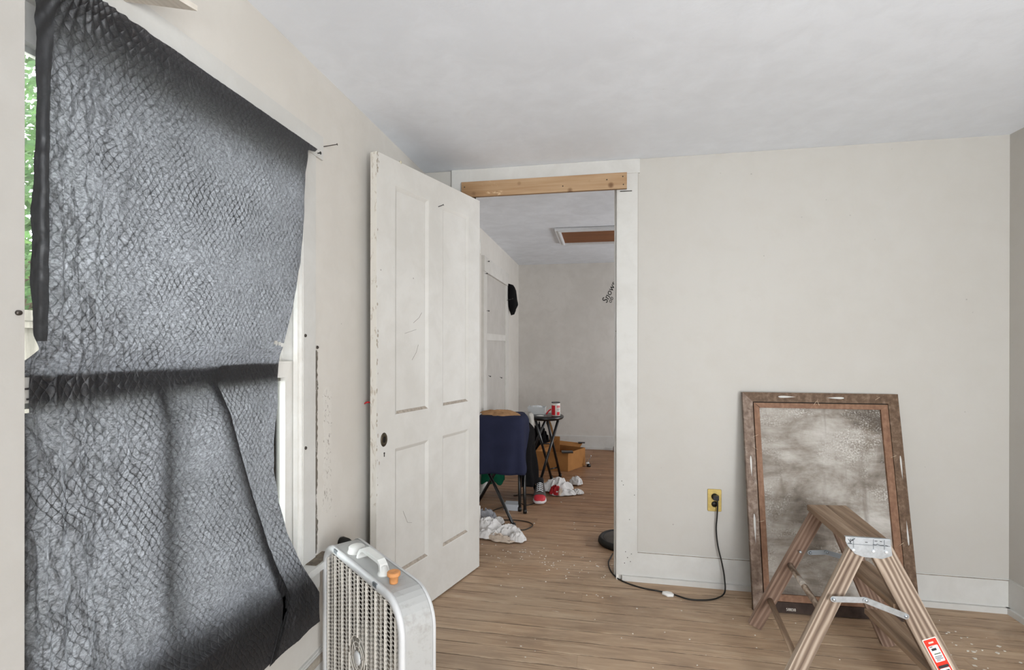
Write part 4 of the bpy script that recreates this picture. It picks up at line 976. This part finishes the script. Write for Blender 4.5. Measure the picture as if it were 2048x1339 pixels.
# handle: flat arched strap with flared feet
TOPZ = FZ+FHt
hp = [(-.062, .000), (-.060, .012), (-.050, .026), (-.030, .034), (.03, .034), (.075, .034), (.088, .026), (.094, .012), (.100, .0)]
bm = bmesh.new(); rings = []
for i, (x, z) in enumerate(hp):
    wv_ = .012 if 1 < i < len(hp)-2 else (.017 if i in (0, len(hp)-1) else .014); t2 = .0058
    a = Vector(hp[max(i-1, 0)]); b = Vector(hp[min(i+1, len(hp)-1)]); tdir = (b-a).normalized(); nd_ = Vector((-tdir.y, tdir.x))
    rings.append([bm.verts.new(FM @ Vector((x+nd_.x*s*t2, .046+wv_*q, TOPZ-.003+z+nd_.y*s*t2))) for s, q in ((1, -1), (1, 1), (-1, 1), (-1, -1))])
for A1, B1 in zip(rings, rings[1:]):
    for j in range(4): bm.faces.new((A1[j], A1[(j+1) % 4], B1[(j+1) % 4], B1[j]))
bm.faces.new(rings[0]); bm.faces.new(rings[-1]); bmesh.ops.recalc_face_normals(bm, faces=bm.faces)
from_bm('handle', bm, M_white, fan, bevel=.0015)
lathe('handle_foot', [(.020, -.002), (.019, .004), (.012, .014), (.009, .024), (0, .026)], M_white, fan, 16, FM @ Matrix.Translation((.094, .046, TOPZ-.002)))
kb = lathe('speed_knob', [(.030, .0), (.030, .003), (.026, .004), (.0255, .017), (.022, .0200), (0, .0208)], M_white, fan, 24, FM @ Matrix.Translation((-.112, .050, TOPZ-.003)))
for x in (-.165, .13):
    box('clip', x-.012, x+.012, -.0008, .004, TOPZ-.012, TOPZ-.001, M_dk, fan, .0008, FM)
for s in (-1, 1): box('foot', s*.19-.03, s*.19+.03, -.005, .115, 0, .016, M_white, fan, .003, FM)
ck = lathe('cork', [(.0115, 0), (.0120, .003), (.0135, .021), (.0145, .0212), (.0185, .0215), (.0190, .024), (.0188, .030), (.0175, .0315), (.014, .032), (.006, .0305), (0, .030)], flat('orange_rubber', 'c98c58', .6, vary=.12, sc=70, bump=.3), None, 20, FM @ Matrix.Translation((.162, .043, TOPZ-.0015)))
props(ck, 'small orange rubber stopper standing on top of the box fan', 'stopper')

# ---------------------------------------------------------------- far room clutter
def crumple(name, cx, cy, rx, ry, h, mat, seed, label=None, cat=None, group=None, rz=0, parent=None, n=64, lobes=.35, z0=.001, ridge=7):
    bm = bmesh.new(); rings = []
    for i in range(n//2+1):
        t = i/(n//2); row = []
        for k in range(n):
            a = 2*PI*k/n; R_ = 1+lobes*noise.noise(Vector((math.cos(a)*1.3+seed, math.sin(a)*1.3, 0)))+.18*noise.noise(Vector((math.cos(a)*3.5+seed, math.sin(a)*3.5, 4)))
            x = t*R_*math.cos(a); y = t*R_*math.sin(a)
            rn = 1-abs(noise.noise(Vector((x*ridge*.3+seed, y*ridge*.3, seed))))*2.2
            rn2 = 1-abs(noise.noise(Vector((x*ridge*.8, y*ridge*.8+seed, seed))))*2
            zz = h*math.sqrt(max(0, 1-t*t*.97))*(.50+.42*rn+.08*rn2)
            zz = max(zz, .004*(1 if t < 1 else 0))
            X = cx+rx*x*math.cos(rz)-ry*y*math.sin(rz); Y = cy+rx*x*math.sin(rz)+ry*y*math.cos(rz)
            row.append(bm.verts.new((X, Y, z0+zz)))
        rings.append(row)
    for A1, B1 in zip(rings[1:], rings[2:]):
        for k in range(n): bm.faces.new((A1[k], A1[(k+1) % n], B1[(k+1) % n], B1[k]))
    c0 = rings[0][0]
    for v in rings[0][1:]: bm.verts.remove(v)
    for k in range(n): bm.faces.new((c0, rings[1][(k+1) % n], rings[1][k]))
    bmesh.ops.recalc_face_normals(bm, faces=bm.faces)
    o = from_bm(name, bm, mat, parent, smooth=True)
    if label: props(o, label, cat, group)
    return o
M_wcloth = flat('white_cotton', 'cfccc9', .9, .1, vary=.08, sc=25, bump=.5); M_gcloth = flat('grey_cotton', '8c8c90', .9, .1, vary=.1, sc=25, bump=.5); M_bcloth = flat('beige_cotton', 'b9aa9b', .9, .1, vary=.1, sc=25, bump=.5)
crumple('sock', -.71, 3.115, .09, .05, .055, M_wcloth, 1, 'crumpled white sock nearest the door edge in the laundry heap', 'sock', 'laundry on the far room floor')
crumple('sock', -.59, 3.17, .085, .055, .075, M_wcloth, 2, 'white cloth bunched at the foot of the draped folding stool', 'cloth', 'laundry on the far room floor', rz=.3)
crumple('sock', -.515, 3.085, .05, .055, .060, M_wcloth, 3, 'rolled white sock at the front right of the laundry heap', 'sock', 'laundry on the far room floor', rz=1.2)
crumple('sock', -.63, 3.075, .10, .04, .045, M_bcloth, 4, 'beige crumpled sock lying across the white laundry', 'sock', 'laundry on the far room floor', rz=-.35)
crumple('sock', -.74, 3.23, .08, .07, .09, M_wcloth, 5, 'white shirt bundle behind the beige sock', 'shirt', 'laundry on the far room floor')
crumple('cloth', -.80, 3.42, .07, .06, .085, M_gcloth, 6, 'grey balled cloth behind the white laundry heap', 'cloth', 'laundry on the far room floor')
crumple('cloth', -.69, 3.36, .04, .04, .05, M_wcloth, 16, 'small white scrap with a dark stripe on the laundry heap', 'cloth', 'laundry on the far room floor')
# charger brick and cords
pb = box('power_adapter', -.71, -.60, 3.64, 3.73, .001, .045, flat('pale_plastic', 'a9adb3', .4), None, .006); props(pb, 'pale grey power adapter on the floor under the navy garment', 'adapter')
c1_ = tube('adapter_cord', spline([(-.70, 3.68, .02), (-.78, 3.62, .004), (-.82, 3.50, .004), (-.74, 3.42, .004), (-.60, 3.44, .004), (-.50, 3.42, .004), (-.455, 3.36, .004), (-.50, 3.27, .004), (-.58, 3.28, .004), (-.66, 3.33, .004)]), .0032, M_rubber, None); props(c1_, 'looping black cord on the floor beside the laundry heap', 'cord')
c2_ = tube('adapter_cord', spline([(-.62, 3.82, .004), (-.55, 3.78, .004), (-.48, 3.90, .004), (-.52, 4.02, .006), (-.60, 4.05, .004), (-.70, 4.0, .004)]), .0035, M_rubber, None); props(c2_, 'black cord curled on the floor left of the running shoe', 'cord')
# draped folding stool (near)
M_navy = flat('navy_cloth', '23263a', .85, .15, vary=.12, sc=8, bump=.3)
fs = empty('folding_stool', (-.74, 3.82, 0), 'black tube-legged folding stool hidden under draped clothes', 'stool', 'folding stools in the far room')
ls = [((-.80, 3.66, .62), (-.565, 3.30, 0)), ((-.80, 3.66, .62), (-.56, 3.30, 0))]
for p0, p1 in (((-.905, 3.785, .33), (-.578, 3.310, .012)), ((-.60, 3.72, .60), (-.935, 3.72, .012)), ((-.62, 4.02, .60), (-.545, 3.60, .012)), ((-.66, 4.02, .60), (-.590, 3.64, .012)), ((-.60, 3.95, .35), (-.50, 3.98, .012))):
    tube('leg', [p0, p1], .0115, M_black, fs, 10)
    tube('rubber_foot', [Vector(p1)+Vector((0, 0, .018)), Vector(p1)+Vector((0, 0, -.010))], .014, M_rubber, fs, 10)
lathe('seat', [(0, 0), (.155, 0), (.165, .008), (.165, .028), (.15, .036), (0, .038)], M_black, fs, 28, Matrix.Translation((-.755, 3.86, .605)))
def drape(name, path, ztop, zbot, flare, mat, label, cat, waves=9, amp=.012, seed=0, hemvar=.02, th=.004, top=True):
    P = spline([(x, y, 0) for x, y in path], 8); n = len(P); m = 22; bm = bmesh.new(); g_ = []
    for j in range(m+1):
        t = j/m; row = []
        for i, p in enumerate(P):
            a = P[max(i-1, 0)]; b = P[min(i+1, n-1)]; d = (b-a).normalized(); nn = Vector((d.y, -d.x, 0))
            s = i/(n-1)
            off = flare*t+amp*(t**.8)*math.sin(s*waves*2*PI+seed+1.3*noise.noise(Vector((s*3, t, seed))))+.010*noise.noise(Vector((s*6, t*4, seed)))
            if t < .12: off -= .030*(1-t/.12)**2
            zb = zbot+hemvar*noise.noise(Vector((s*3.3, seed, 1)))
            z = ztop+(zb-ztop)*t+ (.004*noise.noise(Vector((s*9, t*5, 2))))
            q = p+nn*off; row.append(bm.verts.new((q.x, q.y, z)))
        g_.append(row)
    for j in range(m):
        for i in range(n-1): bm.faces.new((g_[j][i], g_[j][i+1], g_[j+1][i+1], g_[j+1][i]))
    if top:
        try: bm.faces.new(g_[0])
        except Exception: pass
    bmesh.ops.recalc_face_normals(bm, faces=bm.faces)
    o = from_bm(name, bm, mat, None, smooth=True); s_ = o.modifiers.new('t', 'SOLIDIFY'); s_.thickness = th; props(o, label, cat); return o
drape('navy_garment', [(-.955, 4.02), (-.955, 3.78), (-.93, 3.665), (-.80, 3.645), (-.64, 3.655), (-.572, 3.72), (-.556, 3.86), (-.60, 4.01)], .690, .262, .012, M_navy, 'navy blue garment draped over the folding stool by the door', 'garment', 6, .014, 1.0, .03)
drape('black_garment', [(-.62, 3.72), (-.57, 3.80), (-.535, 3.90), (-.55, 4.06), (-.66, 4.10)], .60, .150, .035, M_blackcloth, 'black trousers hanging behind the navy garment', 'garment', 3, .014, 2.2, .05, top=False)
drape('grey_garment', [(-.70, 4.14), (-.64, 4.15), (-.585, 4.12), (-.56, 4.16)], .665, .40, .0, flat('light_grey_cloth', 'a9a69f', .9, .1, bump=.3), 'light grey garment hanging between the two stools', 'garment', 2, .010, 3.2, .06, top=False)
crumple('tan_cloth', -.78, 3.85, .15, .11, .040, flat('tan_cloth', 'a07d5b', .9, .1, vary=.15, sc=20, bump=.5), 8, 'tan cloth lying on top of the navy garment', 'cloth', z0=.685)
gn = drape('green_cloth', [(-.965, 3.98), (-.90, 3.95), (-.84, 3.96), (-.775, 3.99)], .40, .12, .0, flat('green_cloth', '12583f', .85, .15, vary=.15, sc=10), 'green cloth hanging below the navy garment', 'cloth', 1.5, .016, 0, .10, top=False)
# bare black folding stool
s2 = empty('folding_stool', (-.485, 4.36, 0), 'round black folding stool holding the red and white can', 'stool', 'folding stools in the far room')
lathe('seat', [(0, 0), (.142, 0), (.158, .006), (.166, .016), (.166, .026), (.158, .034), (.12, .037), (0, .037)], M_black, s2, 36, Matrix.Translation((-.485, 4.38, .582)))
for p0, p1 in (((-.362, 4.30, .585), (-.520, 4.125, .010)), ((-.475, 4.40, .585), (-.715, 4.56, .010)), ((-.560, 4.30, .585), (-.445, 4.56, .010)), ((-.470, 4.40, .585), (-.372, 4.66, .010))):
    tube('leg', [p0, p1], .0115, M_black, s2, 10); tube('rubber_foot', [Vector(p1)+Vector((0, 0, .02)), Vector(p1)+Vector((0, 0, -.009))], .0145, M_rubber, s2, 10)
tube('cross_bar', [(-.455, 4.53, .10), (-.388, 4.62, .10)], .006, M_black, s2, 8); tube('cross_bar', [(-.675, 4.52, .10), (-.505, 4.16, .10)], .006, M_black, s2, 8); tube('cross_bar', [(-.52, 4.38, .36), (-.43, 4.40, .36)], .006, M_black, s2, 8)
# can
M_cl = flat('can_label_white', 'd8d2cc', .4); M_red = flat('can_red', 'c2202a', .4)
cn = empty('can', (-.385, 4.33, .620), 'red and white food can on the black stool', 'can')
cz = .6195
lathe('body', [(.036, 0), (.0385, .002), (.0385, .110), (.036, .112)], M_cl, cn, 28, Matrix.Translation((-.385, 4.33, cz)))
lathe('lid', [(0, .108), (.0345, .108), (.0365, .116), (.0385, .117), (.0385, .111)], flat('can_lid_dark', '2c2a2a', .4, .5, .4), cn, 28, Matrix.Translation((-.385, 4.33, cz)))
def can_patch(a0_, a1_, z0_, z1_, mat, name):
    bm = bmesh.new(); n = 8; rows = []
    for r in (.0388, .0396):
        rows.append([[bm.verts.new((-.385+r*math.cos(a0_+(a1_-a0_)*k/n), 4.33+r*math.sin(a0_+(a1_-a0_)*k/n), cz+z)) for k in range(n+1)] for z in (z0_, z1_)])
    for k in range(n): bm.faces.new((rows[1][0][k], rows[1][0][k+1], rows[1][1][k+1], rows[1][1][k]))
    for e_ in (0, 1):
        for k in range(n): bm.faces.new((rows[0][e_][k], rows[0][e_][k+1], rows[1][e_][k+1], rows[1][e_][k]))
    from_bm(name, bm, mat, cn)
fa = math.radians(-86)
can_patch(fa-1.15, fa-.12, .008, .092, M_red, 'red_panel'); can_patch(fa+.25, fa+1.1, .072, .09, M_red, 'red_patch'); can_patch(fa+.3, fa+1.0, .008, .036, M_red, 'red_patch')
can_patch(fa+.25, fa+1.0, .058, .062, M_ink2, 'text_line'); can_patch(fa+.3, fa+.9, .046, .049, M_ink2, 'text_line'); can_patch(fa+.28, fa+.95, .078, .083, M_cl, 'text_line')
# plastic tub with a bag on it
tb = empty('plastic_tub', (-.56, 4.40, .62), 'clear white plastic tub holding crumpled wrap on the black stool', 'tub')
M_tub = flat('cloudy_plastic', 'c2c4c4', .25, .5)
bm = bmesh.new(); bx(bm, -.628, -.49, 4.36, 4.45, .620, .624); 
for (x0, x1, y0_, y1_) in ((-.628, -.49, 4.358, 4.362), (-.628, -.49, 4.448, 4.452), (-.630, -.626, 4.36, 4.45), (-.492, -.488, 4.36, 4.45)): bx(bm, x0, x1, y0_, y1_, .62, .685)
for v in bm.verts:
    if v.co.z > .65: v.co.x = -.559+(v.co.x+.559)*1.10; v.co.y = 4.405+(v.co.y-4.405)*1.1
from_bm('body', bm, M_tub, tb); crumple('wrap', -.56, 4.405, .07, .045, .035, flat('plastic_wrap', 'cfd2d4', .3, .5, bump=.6), 22, parent=tb, z0=.665)
crumple('paper_scrap', -.515, 4.285, .03, .015, .008, flat('paper', 'e2e0dc', .8), 11, 'scrap of white paper on the front rim of the black stool', 'paper', z0=.619)
rs = tube('red_clip', spline([(-.47, 4.36, .625), (-.45, 4.36, .655), (-.43, 4.37, .668)]), .006, M_red, None); props(rs, 'small red clip standing between the tub and the can', 'clip')
# cardboard box with flaps, phone, tap
M_card = flat('cardboard', '9f7042', .85, .15, vary=.08, sc=12); M_card2 = flat('cardboard_inside', '80552f', .9, .1, vary=.08, sc=12)
cb = empty('cardboard_box', (-.40, 5.05, 0), 'open brown cardboard box on the far room floor behind the stool', 'box')
q0, q1, q2, q3 = Vector((-.635, 4.88, 0)), Vector((-.312, 4.86, 0)), Vector((-.155, 5.14, 0)), Vector((-.47, 5.26, 0))
def slab(name, a, b, z0_, z1_, lean=0, mat=M_card):
    a = Vector(a); b = Vector(b); d = (b-a).normalized(); nn = Vector((-d.y, d.x, 0))*.0045; up = Vector((nn.x, nn.y, 0)).normalized()*(-lean)
    bm = bmesh.new(); vs = [bm.verts.new(v) for v in (a+Vector((0, 0, z0_)), b+Vector((0, 0, z0_)), b+nn+Vector((0, 0, z0_)), a+nn+Vector((0, 0, z0_)), a+up+Vector((0, 0, z1_)), b+up+Vector((0, 0, z1_)), b+nn+up+Vector((0, 0, z1_)), a+nn+up+Vector((0, 0, z1_)))]
    for f in ((0, 3, 2, 1), (4, 5, 6, 7), (0, 1, 5, 4), (1, 2, 6, 5), (2, 3, 7, 6), (3, 0, 4, 7)): bm.faces.new([vs[i] for i in f])
    bmesh.ops.recalc_face_normals(bm, faces=bm.faces); return from_bm(name, bm, mat, cb)
for a, b in ((q0, q1), (q1, q2), (q2, q3), (q3, q0)): slab('side', a, b, .001, .185)
slab('flap', q3+Vector((-.04, -.10, 0)), q3+Vector((.05, -.12, 0)), .10, .285, -.02)
slab('flap', q3, q0, .185, .25, -.05); slab('flap', q2+Vector((-.05, .02, 0)), q3, .185, .215, .06)
bm = bmesh.new(); bm.faces.new([bm.verts.new((v.x, v.y, .004)) for v in (q0, q1, q2, q3)]); from_bm('bottom', bm, M_card2, cb)
ph = box('phone', -.375, -.265, 4.83, 4.90, .187, .199, M_black, None, .003, Matrix.Translation((-.32, 4.865, 0)) @ Matrix.Rotation(.15, 4, 'Z') @ Matrix.Translation((.32, -4.865, 0))); props(ph, 'black phone lying on the front edge of the cardboard box', 'phone')
tp = empty('metal_fitting', (-.118, 5.10, 0), 'small chrome and black fitting on the floor right of the cardboard box', 'fitting')
lathe('base', [(.020, 0), (.022, .01), (.016, .03), (0, .032)], M_black, tp, 14, Matrix.Translation((-.118, 5.10, 0))); tube('stem', spline([(-.118, 5.10, .03), (-.128, 5.10, .06), (-.108, 5.10, .085), (-.098, 5.10, .115)]), .008, flat('chrome', 'd5d5d5', .2, .5, .9), tp)
lathe('knob', [(0, 0), (.012, .003), (.012, .012), (0, .015)], M_white, tp, 12, Matrix.Translation((-.135, 5.08, .032)))
tk = box('black_tool', -.23, -.16, 5.20, 5.24, .218, .226, M_black, None, .003, Matrix.Translation((0, 0, -.0025))); props(tk, 'flat black tool lying on the back flap of the cardboard box', 'tool')
# black bag and brown fur strip by the far wall
bg_ = crumple('black_bag', -.665, 5.45, .11, .09, .40, M_blackcloth, 13, 'slumped black bag against the far wall behind the stool', 'bag', lobes=.15)
fr_ = tube('brown_brush', spline([(-.62, 5.62, .43), (-.585, 5.62, .36), (-.555, 5.62, .26), (-.545, 5.62, .13), (-.55, 5.62, .02)]), [.012]*6+[.026]*18+[.012], flat('brown_bristles', '6b4e33', .95, .05, vary=.4, sc=90, bump=1), None, 10); props(fr_, 'curved brown bristle brush standing behind the black stool', 'brush')
# shirts and shoes beside stool
crumple('shirt', -.36, 4.20, .13, .08, .12, M_wcloth, 31, 'white shirt heaped on the floor behind the running shoe', 'shirt', 'clothes by the cardboard box', rz=.5)
crumple('shirt', -.30, 4.10, .12, .045, .055, M_wcloth, 32, 'white shirt sleeve stretched over the floor right of the shoe', 'shirt', 'clothes by the cardboard box', rz=.25)
crumple('sock', -.215, 4.42, .055, .05, .085, M_wcloth, 33, 'white sock ball in front of the cardboard box corner', 'sock', 'clothes by the cardboard box')
crumple('sock', -.185, 4.15, .05, .035, .045, M_wcloth, 34, 'white sock at the right end of the shirt heap', 'sock', 'clothes by the cardboard box')
crumple('red_cloth', -.365, 4.09, .055, .045, .085, flat('red_cloth', '9c1f24', .8, vary=.15, sc=30), 35, 'red cloth bunched among the white shirts', 'cloth')
crumple('beige_lining', -.325, 4.075, .022, .03, .07, M_bcloth, 36, 'beige patterned cloth next to the red cloth', 'cloth')
# running shoe, toe towards the camera
shoe = empty('running_shoe', (-.475, 3.94, 0), 'dark grey running shoe with red toe and white laces', 'shoe')
SMt = Matrix.Translation((-.462, 3.80, .001)) @ Matrix.Rotation(math.radians(6), 4, 'Z')   # y = toe->heel
def loft(name, secs, mat, parent, n=16):
    bm = bmesh.new(); rings = []
    for (y, hw, z0_, z1_, cx) in secs:
        rings.append([bm.verts.new(SMt @ Vector((cx+hw*math.copysign(abs(math.cos(a))**.7, math.cos(a)), y, (z0_+z1_)/2+(z1_-z0_)/2*math.copysign(abs(math.sin(a))**.8, math.sin(a))))) for a in [2*PI*k/n for k in range(n)]])
    for A1, B1 in zip(rings, rings[1:]):
        for k in range(n): bm.faces.new((A1[k], A1[(k+1) % n], B1[(k+1) % n], B1[k]))
    bm.faces.new(rings[0]); bm.faces.new(rings[-1]); bmesh.ops.recalc_face_normals(bm, faces=bm.faces)
    return from_bm(name, bm, mat, parent, smooth=True)
loft('sole', [(.0, .018, .012, .032, .0), (.015, .040, .004, .036, 0), (.06, .054, 0, .034, 0), (.11, .052, 0, .034, 0), (.17, .042, 0, .038, 0), (.23, .042, 0, .044, 0), (.275, .036, 0, .046, 0), (.29, .018, .008, .04, 0)], flat('sole_white', 'cfc7c6', .5), shoe)
loft('toe_cap', [(.002, .016, .020, .040, 0), (.016, .037, .015, .052, 0), (.045, .046, .015, .066, 0), (.07, .048, .018, .070, 0)], flat('shoe_red', 'b8323b', .5), shoe)
loft('upper', [(.055, .046, .022, .073, 0), (.09, .048, .022, .085, 0), (.13, .044, .022, .105, 0), (.17, .039, .025, .120, 0), (.22, .037, .03, .118, 0), (.27, .032, .03, .125, 0), (.285, .02, .04, .12, 0)], flat('shoe_grey', '4c4744', .7, vary=.2, sc=50), shoe)
loft('collar', [(.175, .026, .105, .134, 0), (.22, .032, .11, .140, 0), (.27, .028, .11, .145, 0)], flat('shoe_black', '121112', .8), shoe)
M_lace = flat('lace_white', 'd6d6d6', .7)
for k in range(5):
    y = .088+k*.019; z = .088+k*.0095; w_ = .026-.001*k
    tube('lace', [SMt @ Vector(p) for p in ((-w_, y, z-.008), (-w_*.4, y+.003, z+.002), (w_*.4, y-.003, z+.002), (w_, y, z-.008))], .0034, M_lace, shoe, 6)
tube('lace', [SMt @ Vector((.0, .088+.005*i, .092+.0026*i)) for i in range(16)], .003, M_lace, shoe, 6)
# round lamp or fan base seen past the doorway
bs = empty('pedestal_base', (.135, 3.17, 0), 'round dark grey pedestal base just beyond the doorway', 'pedestal')
lathe('rim', [(.085, .0), (.145, .0), (.150, .008), (.147, .024), (.138, .036), (.126, .038), (.118, .030), (.085, .026)], M_rubber, bs, 40, Matrix.Translation((.135, 3.17, .001)))
lathe('disc', [(0, .024), (.118, .026), (.115, .034), (.03, .048), (.02, .055), (0, .056)], flat('dusty_grey_metal', '5c5753', .5, vary=.1), bs, 40, Matrix.Translation((.135, 3.17, .001)))
tube('pole', [(.135, 3.17, .05), (.135, 3.17, 1.2)], .012, flat('pole_grey', '3e3b39', .4), bs, 12)
# small bottle by the far wall behind the casing
bt = lathe('small_bottle', [(0, 0), (.022, 0), (.023, .05), (.012, .065), (.012, .08), (0, .081)], flat('mottled_plastic', '9a9090', .4, vary=.5, sc=60), None, 16, Matrix.Translation((.165, 5.88, 0)))
props(bt, 'small mottled bottle on the floor at the far wall', 'bottle')
# nail holes on far wall and old fixture marks on the ceiling
mk = lathe('trim_6', [(.050, 0), (.062, .0), (.064, .0012), (.048, .0012)], flat('old_ceiling_ring', 'b9b9ba', .9), None, 24, Matrix.Translation((.259, 2.295, H+.0012)) @ Matrix.Rotation(PI, 4, 'X')); mk['kind'] = 'structure'
